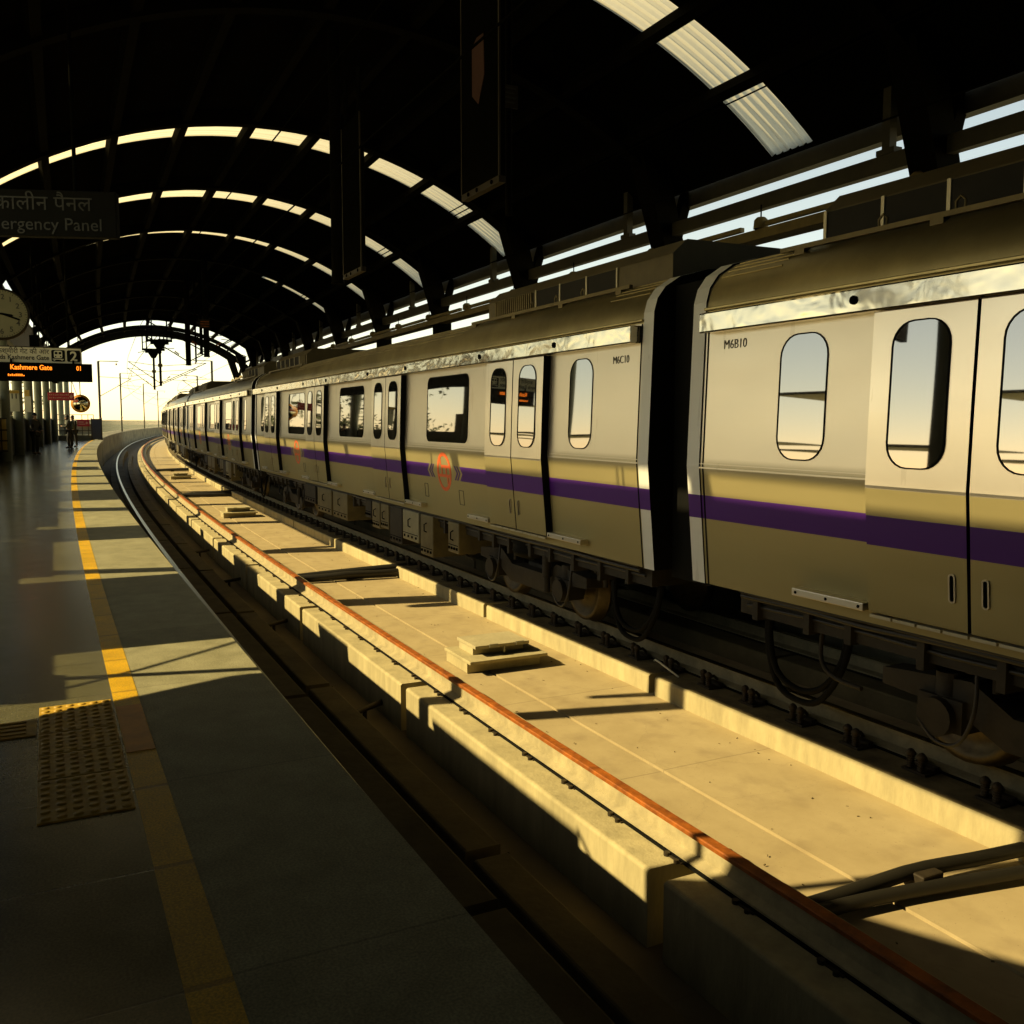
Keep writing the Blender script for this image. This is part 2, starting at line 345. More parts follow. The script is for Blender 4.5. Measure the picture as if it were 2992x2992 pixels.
    def mesh(self, name):
        me = bpy.data.meshes.new(name); me.from_pydata(self.v, [], self.f); me.update()
        if self.uv:
            l = me.uv_layers.new(name='UVMap')
            for pi, p in enumerate(me.polygons):
                u = self.uv.get(pi)
                if u:
                    for k, li in enumerate(p.loop_indices): l.data[li].uv = u[k]
        me.polygons.foreach_set('material_index', self.mi); me.polygons.foreach_set('use_smooth', self.sm)
        bm = bmesh.new(); bm.from_mesh(me); bmesh.ops.recalc_face_normals(bm, faces=bm.faces); bm.to_mesh(me); bm.free()
        return me
    def build(self, name, mats, parent=None, bevel=0.0):
        me = self.mesh(name)
        for m in (mats if isinstance(mats, (list, tuple)) else [mats]): me.materials.append(m)
        o = bpy.data.objects.new(name, me); scene.collection.objects.link(o)
        if parent: o.parent = parent
        if bevel:
            md = o.modifiers.new('soft edge', 'BEVEL'); md.width = bevel; md.segments = 2; md.limit_method = 'ANGLE'; md.angle_limit = R(40)
        return o
def boxmb(*a, **k): return MB().box(*a, **k)
def tag(o, label, cat, group=None, kind='thing'):
    o['label'] = label; o['category'] = cat
    if group: o['group'] = group
    if kind: o['kind'] = kind
    return o
def struct(o): o['kind'] = 'structure'; return o
def empty(name, mw=None, loc=None):
    o = bpy.data.objects.new(name, None); scene.collection.objects.link(o); o.empty_display_size = .2
    if mw is not None: o.matrix_world = mw
    if loc is not None: o.location = loc
    return o
def kids(o): return [c for c in bpy.data.objects if c.parent == o]
def dup(o, children, mw=None, parent=None):
    c = o.copy(); scene.collection.objects.link(c); c.parent = parent
    if parent is not None: c.matrix_parent_inverse = o.matrix_parent_inverse.copy()
    if mw is not None: c.matrix_world = mw
    for ch in children.get(o.name, []): dup(ch, children, None, c)
    return c
def child_map():
    d = {}
    for o in bpy.data.objects:
        if o.parent: d.setdefault(o.parent.name, []).append(o)
    return d
def text_mesh(name, s, size, material, parent, M4, align='LEFT', extrude=0.002, bold=0.0, stretch=1.0):
    cu = bpy.data.curves.new(name, 'FONT'); cu.body = s; cu.size = size; cu.extrude = extrude; cu.align_x = align; cu.offset = bold
    cu.resolution_u = 3
    o = bpy.data.objects.new(name, cu); scene.collection.objects.link(o); bpy.context.view_layer.update()
    me = bpy.data.meshes.new_from_object(o.evaluated_get(bpy.context.evaluated_depsgraph_get()))
    bpy.data.objects.remove(o); bpy.data.curves.remove(cu)
    me.transform(Matrix.Diagonal((stretch, 1, 1, 1))); me.transform(M4); me.name = name
    me.materials.clear(); me.materials.append(material)
    t = bpy.data.objects.new(name, me); scene.collection.objects.link(t)
    if parent: t.parent = parent
    return t

# ================================================================== LARGE STRUCTURE
S_BACK, S_END, S_FAR = -100.0, 66.0, 225.0
struct(MB().box(-3000, 3000, -3000, 3000, -11.2, -11).build('ground', M['ground']))
bed = [(-.12, -1.72), (2.3, -1.72), (2.3, -1.46), (3.25, -1.46), (3.25, -1.472), (3.27, -1.472), (3.27, -1.452), (4.45, -1.452), (4.45, -1.46), (7.3, -1.46), (7.3, -2.3), (-.12, -2.3)]
def bed_mat():
    m, nt, b = nodes_of('track bed concrete with trough')
    uv = nt.nodes.new('ShaderNodeUVMap'); sp = nt.nodes.new('ShaderNodeSeparateXYZ'); nt.links.new(uv.outputs[0], sp.inputs[0])
    n = nt.nodes.new('ShaderNodeTexNoise'); n.inputs['Scale'].default_value = 1.6; n.inputs['Detail'].default_value = 10; n.inputs['Roughness'].default_value = .68
    nt.links.new(uv.outputs[0], n.inputs['Vector'])
    n2 = nt.nodes.new('ShaderNodeTexNoise'); n2.inputs['Scale'].default_value = 60; n2.inputs['Detail'].default_value = 3; nt.links.new(uv.outputs[0], n2.inputs['Vector'])
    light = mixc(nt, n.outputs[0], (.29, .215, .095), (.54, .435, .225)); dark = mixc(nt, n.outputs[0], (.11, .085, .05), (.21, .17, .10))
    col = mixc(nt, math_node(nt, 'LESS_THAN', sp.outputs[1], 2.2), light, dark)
    # cast joints every 2.05 m and hairline cracks
    fr = math_node(nt, 'FRACT', math_node(nt, 'ADD', math_node(nt, 'MULTIPLY', sp.outputs[0], 1 / 2.05), math_node(nt, 'MULTIPLY', n.outputs[0], .012)))
    j = math_node(nt, 'LESS_THAN', fr, .006); col = mixc(nt, math_node(nt, 'MULTIPLY', j, .4), col, (.12, .09, .05))
    vo = nt.nodes.new('ShaderNodeTexVoronoi'); vo.feature = 'DISTANCE_TO_EDGE'; vo.inputs['Scale'].default_value = .55
    wv = nt.nodes.new('ShaderNodeVectorMath'); wv.operation = 'MULTIPLY_ADD'; wv.inputs[1].default_value = (.5, .5, .5)
    nt.links.new(n.outputs['Color'], wv.inputs[0]); nt.links.new(uv.outputs[0], wv.inputs[2]); nt.links.new(wv.outputs[0], vo.inputs['Vector'])
    cr = math_node(nt, 'LESS_THAN', vo.outputs['Distance'], .004); col = mixc(nt, math_node(nt, 'MULTIPLY', cr, .10), col, (.14, .10, .055))
    st = nt.nodes.new('ShaderNodeTexNoise'); st.inputs['Scale'].default_value = 3.3; st.inputs['Detail'].default_value = 5; nt.links.new(uv.outputs[0], st.inputs['Vector'])
    s2 = nt.nodes.new('ShaderNodeMapRange'); s2.inputs[1].default_value = .52; s2.inputs[2].default_value = .70; s2.inputs[4].default_value = .34; nt.links.new(st.outputs[0], s2.inputs[0])
    col = mixc(nt, s2.outputs[0], col, (.22, .16, .085))
    sk = math_node(nt, 'GREATER_THAN', n2.outputs[0], .70); col = mixc(nt, math_node(nt, 'MULTIPLY', sk, .5), col, (.10, .07, .04))
    nt.links.new(col, b.inputs['Base Color']); b.inputs['Roughness'].default_value = .88; b.inputs['Specular IOR Level'].default_value = .2
    bp = nt.nodes.new('ShaderNodeBump'); bp.inputs['Strength'].default_value = .3; bp.inputs['Distance'].default_value = .02
    nt.links.new(n.outputs[0], bp.inputs['Height']); nt.links.new(bp.outputs[0], b.inputs['Normal'])
    return m
M['bedfloor'] = bed_mat()
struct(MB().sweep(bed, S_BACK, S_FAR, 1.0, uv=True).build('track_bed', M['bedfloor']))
struct(MB().sweep([(-2.9, 0), (-.67, 0), (-.67, -.2), (-2.9, -.2)], S_BACK, S_END, 1.0, uv=True).build('platform', M['tile']))
struct(MB().sweep([(-.565, 0), (.015, 0), (.015, -.14), (-.565, -.14)], S_BACK, S_END, 1.0, uv=True).build('platform_edge', M['edge']))
struct(MB().sweep([(-.67, .002), (-.565, .002), (-.565, -.2), (-.67, -.2)], S_BACK, S_END, 1.0, uv=True).build('yellow_line', M['yellow']))
struct(MB().sweep([(-2.9, -.204), (-.09, -.204), (-.09, -1.9), (-2.9, -1.9)], S_BACK, S_END, 2.0).build('platform_base', M['slab']))
struct(MB().sweep([(7.12, 0), (9.6, 0), (9.6, -.2), (7.2, -.2), (7.2, -1.9), (7.12, -1.9)], S_BACK, S_END, 1.0, uv=True).build('opposite_platform', M['slab']))
struct(MB().sweep([(-2.6, .0), (-.25, .0), (-.25, -1.9), (-2.6, -1.9)], S_END + .4, S_FAR, 1.0).build('walkway', M['parapet']))

# concrete plinths that carry the rails: separate blocks with open joints
def blocks(name, prof, s_first, pitch, n, gap, material, label, group, skip=()):
    for i in range(n):
        s0 = s_first + i * pitch
        o = MB().sweep(prof, s0 + gap / 2, s0 + pitch - gap / 2, .7).build(name, material, None, .018)
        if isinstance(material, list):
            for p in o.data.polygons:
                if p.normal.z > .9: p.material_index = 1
        tag(o, label(i, s0), 'plinth', group)
PL1 = [(.50, -1.73), (.50, -1.262), (1.14, -1.262), (1.14, -1.73)]
PL2 = [(2.02, -1.73), (2.02, -1.275), (2.035, -1.262), (2.60, -1.262), (2.62, -1.275), (2.62, -1.73)]
PL3 = [(4.34, -1.47), (4.34, -1.28), (4.36, -1.262), (5.13, -1.262), (5.15, -1.28), (5.15, -1.47)]
PL4 = [(5.92, -1.47), (5.92, -1.262), (6.62, -1.262), (6.62, -1.47)]
blocks('concrete_plinth', PL1, -3.6, 4.1, 22, .1, M['plinth_shaded'], lambda i, s: 'concrete rail plinth in the shade under the platform edge', 'plinth blocks under the platform edge')
NEARP = {1: 'shaded concrete plinth block at the bottom edge, nearest under the rusty rail',
         2: 'tall half sunlit concrete plinth block with a curved shadow under the rusty rail',
         3: 'tall sunlit concrete plinth block under the rusty rail, level with the box on the floor'}
blocks('concrete_plinth', PL2, -3.72, 4.1, 27, .15, M['plinth'], lambda i, s: NEARP.get(i, 'concrete plinth block farther along under the rusty rail'), 'plinth blocks under the rusty rail')
blocks('concrete_plinth', PL3, -4.1, 3.98, 27, .10, [M['plinth'], M['plinth_dirt_shade']], lambda i, s: 'concrete plinth block along the right side of the track floor under the train', 'plinth blocks on the train side')
blocks('concrete_plinth', PL4, -4.1, 3.98, 8, .07, M['plinth_shaded'], lambda i, s: 'dark concrete plinth behind the wheels under the train', 'plinth blocks behind the train wheels')
blocks('concrete_guard', [(1.39, -1.73), (1.39, -1.5), (1.64, -1.5), (1.64, -1.73)], -2.7, 4.15, 20, .13, M['plinth_shaded'], lambda i, s: 'low brown concrete guard block lying in the trough beside the platform', 'low guard blocks in the trough')

def rail(off, side, top, label, h=-1.085):
    f = -1.245
    prof = [(off - .07, f), (off - .07, f + .012), (off - .012, f + .035), (off - .009, h - .04), (off - .036, h - .028), (off - .038, h - .006), (off - .031, h),
            (off + .031, h), (off + .038, h - .006), (off + .036, h - .028), (off + .009, h - .04), (off + .012, f + .035), (off + .07, f + .012), (off + .07, f)]
    o = MB().sweep(prof, -12, S_FAR - 5, 1.0).build('rail', [side, top])
    for p in o.data.polygons:
        if p.center.z > h - (.022 if top is M['rust'] else .008): p.material_index = 1
    MB().sweep([(off - .085, -1.2625), (off - .085, -1.248), (off + .085, -1.248), (off + .085, -1.2625)], -12, S_FAR - 5, 1.0).build('rail_pad', M['rubber'], o)
    tag(o, label, 'rail', 'running rails')
rail(.82, M['rail_shaded'], M['rail_dimmed'], 'shiny silver rail curving beside the platform edge', -1.152)
rail(2.318, M['rail_side'], M['rust'], 'orange rusty rail on the tall sunlit plinth')
rail(4.787, M['rail_grey'], M['rail_bright'], 'grey rail under the near wheels of the train')
rail(6.287, M['rail_grey'], M['rail_bright'], 'rail hidden in the dark under the far wheels of the train')

# ------------------------------------------------------------------ roof
C0, ZC, RR, Q = 3.201, -2.937, 9.368, 1.07
def arc(a, dr=0.0): return (C0 + (RR + dr) * math.sin(a), ZC + Q * (RR + dr) * math.cos(a))
roof = empty('station_canopy', loc=(0, 0, 0)); tag(roof, 'dark barrel vaulted station roof with glowing skylight bands', 'canopy')
AL, AR = -.615, .648
SKY = [(10.55, 11.42, -.60, .642), (19.95, 20.85, -.60, .642), (25.75, 26.6, -.60, .642), (31.0, 31.75, -.60, .642), (36.4, 37.1, .30, .642)]
def shell_prof(a0, a1, n):
    A = [a0 + (a1 - a0) * i / n for i in range(n + 1)]
    return [arc(a, .03) for a in A] + [arc(a, .09) for a in reversed(A)]
edges = [S_BACK] + [e for s in SKY for e in s[:2]] + [59.0]
shell = MB()
for s0, s1 in zip(edges[0::2], edges[1::2]): shell.sweep(shell_prof(AL, AR, 40), s0, s1, 2.0, smooth=False)
for s0, s1, a0, a1 in SKY:
    if a0 > AL + .001: shell.sweep(shell_prof(AL, a0, 24), s0, s1, 1.0)
    shell.sweep(shell_prof(a1, AR, 2), s0, s1, 1.0)
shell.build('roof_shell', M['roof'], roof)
for s0, s1, a0, a1 in SKY:
    na, ns = 70, 41; mb = MB(); vs = []
    for i in range(na + 1):
        a = a0 + (a1 - a0) * i / na
        for k in range(ns + 1):
            ph = (k / ns * 5.5) % 1.0
            dr = .05 + (.035 if ph < .22 else (.035 * (1 - (ph - .22) / .08) if ph < .3 else (0 if ph < .92 else .035 * (ph - .92) / .08)))
            o, z = arc(a, dr); vs.append(P(s0 + (s1 - s0) * k / ns, o, z))
    mb.add(vs, [(i * (ns + 1) + k, i * (ns + 1) + k + 1, (i + 1) * (ns + 1) + k + 1, (i + 1) * (ns + 1) + k) for i in range(na) for k in range(ns)])
    mb.build('skylight', M['skylight'], roof)
    for ap in ((.195, .215) if s0 < 12 else (.47, .485)):
        if a0 < ap: MB().prism([(-.012, 0), (.012, 0), (.012, .02), (-.012, .02)], lambda t, p, ap=ap: P(t, arc(ap + p[0] / RR)[0], arc(ap, .02 + p[1])[1]), s0 - .05, s1 + .05).build('sheet_lap', M['arch'], roof)
for k in range(-4, 5):
    a = -.046 + .137 * k
    prof = []
    for da, dr in ((-.0075, .02), (.0075, .02), (.0075, -.15), (-.0075, -.15)): prof.append(arc(a + da, dr))
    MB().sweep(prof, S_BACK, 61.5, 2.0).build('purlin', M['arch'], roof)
MB().sweep([(-2.52, 3.86), (-2.45, 3.98), (-15.5, 13.35), (-15.5, 13.2)], 2.0, 60.0, 2.0).build('sky_blocker', M['roof'], roof)  # unseen slope added to keep sky light off the platform
# steel arches with forked feet on the right
RIBS = [2.9 + 5.4 * i for i in range(-2, 13)]
for i, s in enumerate(RIBS):
    r = empty('roof_arch', frame(s, C0, 0)); far = s > 60
    lab = ('bare steel arch standing in the light at the open end of the station' if far and i == len(RIBS) - 1 else 'dark curved steel arch under the station roof')
    tag(r, lab, 'roof arch', 'steel arches under the roof')
    n = 30; A = [-.61 + 1.22 * q / n for q in range(n + 1)]
    prof = [arc(a, .02) for a in A] + [arc(a, -.20) for a in reversed(A)]
    inv = r.matrix_world.inverted()
    mb = MB()
    for q in range(n):
        quad = [prof[q], prof[q + 1], prof[2 * n - q], prof[2 * n + 1 - q]]
        mb.prism(quad, lambda t, p: inv @ P(s + t, p[0], p[1]), -.11, .11, caps=True)
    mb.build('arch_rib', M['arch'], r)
    MB().prism([(7.95, 5.55), (8.5, 5.25), (8.85, 4.0), (8.85, 0), (8.45, 0), (8.45, 4.0)], lambda t, p: inv @ P(s + t, p[0], p[1]), -.2, .2).build('forked_column', M['arch'], r)
    MB().prism([(8.62, 4.2), (8.80, 4.2), (9.06, 5.1), (8.90, 5.1)], lambda t, p: inv @ P(s + t, p[0], p[1]), -.09, .09).build('strut', M['arch'], r)
    MB().prism([(-2.42, 5.25), (-1.9, 5.5), (-2.3, 4.9), (-2.42, 3.9)], lambda t, p: inv @ P(s + t, p[0], p[1]), -.1, .1).build('knee_bracket', M['arch'], r)
# two bare arches past the end of the roof sheets
for s, lab in ((65.2, 'slender bare arch beyond the last roof sheets against the sky'),):
    r = empty('roof_arch', frame(s, C0, 0)); tag(r, lab, 'roof arch', 'steel arches under the roof'); inv = r.matrix_world.inverted(); mb = MB(); n = 30
    A = [-.60 + 1.36 * q / n for q in range(n + 1)]; prof = [arc(a, .04) for a in A] + [arc(a, -.26) for a in reversed(A)]
    for q in range(n): mb.prism([prof[q], prof[q + 1], prof[2 * n - q], prof[2 * n + 1 - q]], lambda t, p: inv @ P(s + t, p[0], p[1]), -.08, .08)
    mb.build('arch_rib', M['arch'], r)
    for k in range(-4, 6):
        a = -.046 + .137 * k
        MB().prism([arc(a - .004, 0), arc(a + .004, 0), arc(a + .004, -.1), arc(a - .004, -.1)], lambda t, p: inv @ P(s + t, p[0], p[1]), -3.6, -.08).build('tie_bar', M['arch'], r)

# right side: beams, posts, wall
tag(MB().sweep([(8.95, 4.85), (8.95, 5.22), (9.12, 5.22), (9.12, 4.85)], S_BACK, 62, 1.0).build('wall_beam', M['beam']), 'upper grey beam along the right wall below the roof edge', 'beam', 'long beams above the train', 'thing')
tag(MB().sweep([(8.54, 4.32), (8.54, 4.53), (8.66, 4.53), (8.66, 4.32)], S_BACK, 62, 1.0).build('wall_beam', M['beam']), 'lower grey beam between the two strips of sky over the train', 'beam', 'long beams above the train', 'thing')
tag(MB().sweep([(8.40, 3.86), (8.40, 4.00), (8.72, 4.00), (8.72, 3.86)], S_BACK, 62, 1.0).build('cable_duct', M['tray']), 'long cable duct running just above the train roof', 'cable duct')
tag(MB().sweep([(9.30, -.2), (9.30, 3.75), (9.45, 3.75), (9.45, -.2)], S_BACK, 63, 1.0).build('side_wall', M['wall']), 'dark wall behind the train on the opposite platform', 'wall')
post0 = None
for i in range(-1, 9):
    s = 14.95 + 5.95 * i; r = frame(s, 8.60, 4.3)
    mb = MB().box(-.06, .06, -.06, .06, .233, 1.08).box(-.14, .14, -.07, .07, .233, .30)
    o = mb.build('hanger_post', M['beam']); o.matrix_world = r
    tag(o, 'short dark post joining the roof to the lower beam over the train', 'post', 'hanger posts over the train')
for i in range(-2, 22):
    s = 9.9 + 2.75 * i; fr = frame(s, 8.42, 4.02)
    t = empty('light_batten', fr); tag(t, 'yellowish tube light batten on the duct above the train', 'light', 'light battens above the train')
    MB().box(-1.1, 1.1, -.04, .04, .0, .07, ch=.01).build('housing', M['tray'], t)
    MB().lathe([(.001, .17), (.06, .16), (.10, .12), (.11, .0)], Matrix.Translation((1.22, 0, -.02)), 10).build('end_cap', M['tray'], t)
    MB().cyl((1.22, 0, .14), (1.22, 0, .32), .011, n=6).build('hanger_wire', M['black'], t)

# left side: side wall with steps added to cast shadows, eave and columns
SW = [(5.9, 6.6, 1.37), (6.6, 9.1, 2.12), (9.1, 11.7, 1.37), (11.7, 13.0, 2.2), (13.0, 17.0, 1.4), (17.0, 19.4, 2.25), (19.4, 23.7, 1.4), (23.7, 24.3, 2.2),
      (24.3, 27.2, 1.37), (27.2, 28.6, 1.95), (28.6, 31.5, 1.37), (31.5, 32.6, 2.0), (32.6, 66.0, 1.37)]  # tall steps added to throw the dark bands on the platform
mb = MB()
for s0, s1, hh in SW:
    if s0 < 5.9 or s0 > 25: continue
    w_ = MB(); nl = 1 if hh < 1.6 else 2; step = (hh - .02 - .30) / nl
    for q in range(nl):
        z = hh - .02 - step * q; w_.sweep([(-2.79 - step / .70, z - .02), (-2.79 - step / .70, z), (-2.79, z), (-2.79, z - .02)], s0 + .01, s1 - .01, 1.2)
    w_ = w_.build('sun_blocker_ledge', M['ledge_white'])  # unseen ledges added to block sun yet leave sky in the windows
    tag(w_, 'unseen pale ledge added beyond the low side wall to block sun', 'ledge', 'added sun blocking ledges beyond the low side wall')
for s0, s1, hh in SW:
    if 5.9 <= s0 <= 25:
        mb.sweep([(-2.86, 0), (-2.86, .30), (-2.74, .30), (-2.74, 0)], s0, s1, 1.0)
        mb.sweep([(-2.83, hh - .04), (-2.83, hh), (-2.79, hh), (-2.79, hh - .04)], s0, s1, 1.0); continue
    mb.sweep([(-2.86, 0), (-2.86, hh), (-2.74, hh), (-2.74, 0)], s0, s1, 1.0)
mb.sweep([(-2.86, 0), (-2.86, .9), (-2.74, .9), (-2.74, 0)], 5.1, 5.45, 1.0)
mb.sweep([(-2.86, 0), (-2.86, 1.37), (-2.74, 1.37), (-2.74, 0)], 5.45, 5.9, 1.0)
mb.prism([(3.9, 0), (5.08, 0), (5.12, 1.25), (5.74, 1.97), (5.72, 2.2), (5.5, 2.68), (4.8, 3.0), (3.9, 3.5)], lambda t, p: P(p[0], -2.80 + t, p[1]), -.06, .06)  # added slab, outlined to cast the slanted near shadow
mb.sweep([(-2.86, 0), (-2.86, 5.1), (-2.74, 5.1), (-2.74, 0)], S_BACK, 3.9, 2.0)  # closed to full height to darken the foreground
tag(mb.build('side_wall', M['wall']), 'low dark side wall of the near platform, its height stepped to cast shadows', 'wall')
o = MB().cyl(P(5.84, -2.80, 0), P(5.84, -2.80, 5), .035).build('drain_pipe', M['wall']); tag(o, 'slim downpipe on the low side wall near the first column', 'pipe')
o = MB().tube([P(5.6, -2.80, 1.36), P(5.95, -2.8, 1.66), P(6.3, -2.8, 1.92), P(6.62, -2.8, 2.15)], .014, 6).build('wall_cable', M['black']); tag(o, 'thin cable slung along the low side wall near the first column', 'cable')
tag(MB().sweep([(-2.50, 3.70), (-2.50, 5.2), (-2.34, 5.2), (-2.34, 3.70)], 3.0, 60, 1.0).build('eave_beam', M['beam']), 'dark eave beam over the columns of the near platform', 'beam')
ct = empty('added_trunking', frame(23, -1.24, 2.58)); tag(ct, 'long dark trunking added over the near platform to darken window reflections', 'trunking'); inv = ct.matrix_world.inverted()
MB().prism([(-1.32, 2.58), (-1.15, 2.58), (-1.15, 2.95), (-1.32, 2.95)], lambda t, p: inv @ P(t, p[0], p[1]), 21.5, 38, n=25).build('casing', M['arch'], ct)  # made-up casing, added for dark tops in the window reflections
for i in range(6): MB().cyl(inv @ P(22 + 3.0 * i, -1.24, 2.95), inv @ P(22 + 3.0 * i, -1.24, 5.8), .015, n=6).build('hanger', M['black'], ct)
for i in range(-1, 12):
    s = 9.25 + 5.9 * i
    mb = MB(); poly = []
    for k in range(12):
        t = 2 * math.pi * k / 12; poly.append(((.17 if i > 0 else .08) * math.copysign(abs(math.cos(t)) ** .6, math.cos(t)), (.28 if i > 0 else .12) * math.copysign(abs(math.sin(t)) ** .6, math.sin(t))))
    mb.prism(poly, lambda t, p: Vector((p[1], p[0], t)), 0, 4.0, smooth=True)
    o = mb.build('platform_column', M['column']); o.matrix_world = frame(s, -2.55, 0)
    tag(o, 'grey green column standing in a row along the left of the platform', 'column', 'columns along the platform')

# ================================================================== TRAIN
ZR = 1.085
def side_y(z): return 1.45 - (z - .86) * .036 if z > .86 else 1.45 - (.86 - z) * .088
def on_side(x, z, d): return Vector((x, side_y(z) + d, z))
def rrect(x0, x1, z0, z1, r, n=6):
    pts = []
    for cx, cz, a0 in ((x1 - r, z1 - r, 0), (x0 + r, z1 - r, 90), (x0 + r, z0 + r, 180), (x1 - r, z0 + r, 270)):
        for k in range(n + 1):
            a = R(a0 + 90 * k / n); pts.append((cx + r * math.cos(a), cz + r * math.sin(a)))
    return pts
def ring_mesh(outer, inner, d0, d1, f=on_side):
    mb = MB(); n = len(outer)
    vs = [f(*p, d1) for p in outer] + [f(*p, d1) for p in inner] + [f(*p, d0) for p in outer] + [f(*p, d0) for p in inner]
    fs = []
    for k in range(n):
        j = (k + 1) % n
        fs += [(k, j, n + j, n + k), (k, 2 * n + k, 2 * n + j, j), (n + k, n + j, 3 * n + j, 3 * n + k)]
    return mb.add(vs, fs)
def plate(poly, d0, d1, f=on_side): return MB().prism(poly, lambda t, p: f(p[0], p[1], t), d0, d1)
CURVE = [(1.404, 2.12), (1.40, 2.20), (1.365, 2.32), (1.28, 2.43), (1.12, 2.53), (.82, 2.61), (.42, 2.655), (0, 2.67)]
def car_prof(e=0.0):
    near = [(side_y(z) + e, z) for z in (-.13, .2, .55, .83, .86, .89, 1.3, 1.7, 2.12)]
    return near
DOORS = (-6.94, -2.20, 2.55, 7.20)
def make_car(index, label, mirror=False, number=None, far_level=0):
    car = empty('metro_car'); tag(car, label, 'metro train car', 'coupled cars of the metro train')
    sg = -1 if mirror else 1
    def part(mb, name, m, bevel=0.0, parent=None):
        o = mb.build(name, m, parent or car, bevel)
        if parent is None: o.location = (0, 0, ZR)
        return o
    near = car_prof(); full = near + [(-y, z) for y, z in reversed(near)]
    ax = lambda t, p: Vector((t, p[0], p[1]))
    part(MB().prism(full, ax, -9.53, 9.53), 'body', M['steel'])
    rp = [(1.404, 2.1)] + CURVE + [(-y, z) for y, z in reversed(CURVE[:-1])] + [(-1.404, 2.1)]
    part(MB().prism(rp, ax, -9.53, 9.53, smooth=True), 'roof', M['roof_steel'])
    # roof corrugations
    mb = MB(); yy = [c[0] for c in reversed(CURVE)]; zz_ = [c[1] for c in reversed(CURVE)]
    for k in range(9):
        y = 1.30 - .062 * k; z = float(np.interp(y, yy, zz_)) + .002
        for xa, xb in ((-5.0, 5.0), (-9.44, -8.75), (8.75, 9.44)): mb.tube([(xa, y, z), (xb, y, z)], .0075, 6)
    part(mb, 'roof_corrugation', M['roof_steel'])
    part(MB().box(-9.5, 9.5, 1.395, 1.44, 2.135, 2.16), 'roof_gutter', M['roof_steel'], .006)
    # end plates, inner faces blackened for the shade in the gap; bellows
    ep = [(y + .012, z) for y, z in near] + [(y + .014, z + .010) for y, z in CURVE[1:-1]]; ep = ep + [(0, 2.685)] + [(-y, z) for y, z in reversed(ep)]
    for e in (-1, 1):
        o = part(MB().prism(ep, ax, e * 9.50, e * 9.66), 'end_frame', [M['end_white'], M['rubber']])
        for p in o.data.polygons:
            if abs(p.normal.x) > .9: p.material_index = 1
        part(MB().box(min(e * 9.66, e * 10.03), max(e * 9.66, e * 10.03), -1.18, 1.18, -.2, 2.45), 'gangway_bellows', M['rubber'])
        part(MB().prism([(y + .004, z) for y, z in near] + [(y - .03, z) for y, z in reversed(near)], ax, e * 9.455, e * 9.47), 'corner_seam', M['rubber'])
    # belt moulding between the doors
    xs = [-9.5] + [v for d in sorted(sg * q for q in DOORS) for v in (d - .79, d + .79)] + [9.5]
    for a, b in zip(xs[0::2], xs[1::2]): part(MB().box(a, b, 1.44, 1.462, .845, .857).box(a, b, 1.44, 1.458, .88, .886), 'belt_moulding', M['plain_steel'])
    # polished cover over the door gear
    mb = MB().box(-9.45, 9.45, 1.38, 1.53, 1.945, 2.105)
    part(mb, 'door_gear_cover', M['dented'], .012)
    mb = MB()
    for d in DOORS:
        for q in (-1.05, .9): mb.lathe([(.001, .012), (.03, .012), (.03, 0)], Matrix.Translation((sg * d + q, 1.53, 2.03)) @ Matrix.Rotation(-math.pi / 2, 4, 'X'), 8)
    part(mb, 'door_lamp', M['black'])
    # windows
    def window(x0, x1, z0, z1, r, parent=None, d=0.0, name='window'):
        o = part(ring_mesh(rrect(x0 - .010, x1 + .010, z0 - .010, z1 + .010, r + .010), rrect(x0, x1, z0, z1, r), d - .02, d + .006), name, M['rubber'], 0, parent)
        plate(rrect(x0, x1, z0, z1, r), d - .02, d + .002).build('pane', M['glass'], o)
        return o
    for x0, x1 in ((-5.44, -3.93), (-.72, .86), (3.78, 5.4)): window(min(sg * x0, sg * x1), max(sg * x0, sg * x1), .95, 1.85, .10)
    for x0, x1 in ((-8.61, -8.16), (8.38, 8.80)): window(min(sg * x0, sg * x1), max(sg * x0, sg * x1), .96, 1.86, .16)
    # doors: two outside-hung leaves, each with window and grip
    for d in DOORS:
        d *= sg
        for e in (-1, 1):
            x0, x1 = (d - .755, d - .012) if e < 0 else (d + .012, d + .755)
            prof = [(side_y(z) + .085, z) for z in (-.03, .3, .78, .82, 1.3, 1.94)]; prof = prof + [(y - .09, z) for y, z in reversed(prof)]
            leaf = part(MB().prism(prof, ax, x0, x1), 'door_leaf', [M['door_steel'], M['rubber']], .006)
            for p in leaf.data.polygons:
                if abs(p.normal.x) > .9: p.material_index = 1  # leaf edges blackened to stand for their unlit side
            xc = (x0 + x1) / 2; wo = .0
            g = ring_mesh(rrect(xc - .214, xc + .214, .938, 1.862, .159), rrect(xc - .205, xc + .205, .947, 1.853, .15), .06, .093).build('door_window', M['rubber'], leaf)
            if far_level < 4: plate(rrect(xc - .205, xc + .205, .947, 1.853, .15), .06, .088).build('glass_pane', M['glass'], leaf)
            hx = x1 - .10 if e < 0 else x0 + .10
            if far_level < 3:
                ring_mesh(rrect(hx - .024, hx + .024, .14, .32, .022, 4), rrect(hx - .014, hx + .014, .15, .31, .012, 4), .07, .094).build('door_grip', M['plain_steel'], leaf)
                plate(rrect(hx - .014, hx + .014, .15, .31, .012, 4), .07, .0865).build('grip_recess', M['black'], leaf)
        mb = MB()
        for k in range(8): mb.box(d - .74 + .187 * k, d - .57 + .187 * k, side_y(-.05) + .0, side_y(-.05) + .095, -.062, -.042)
        part(mb, 'door_threshold', M['silver_film'])
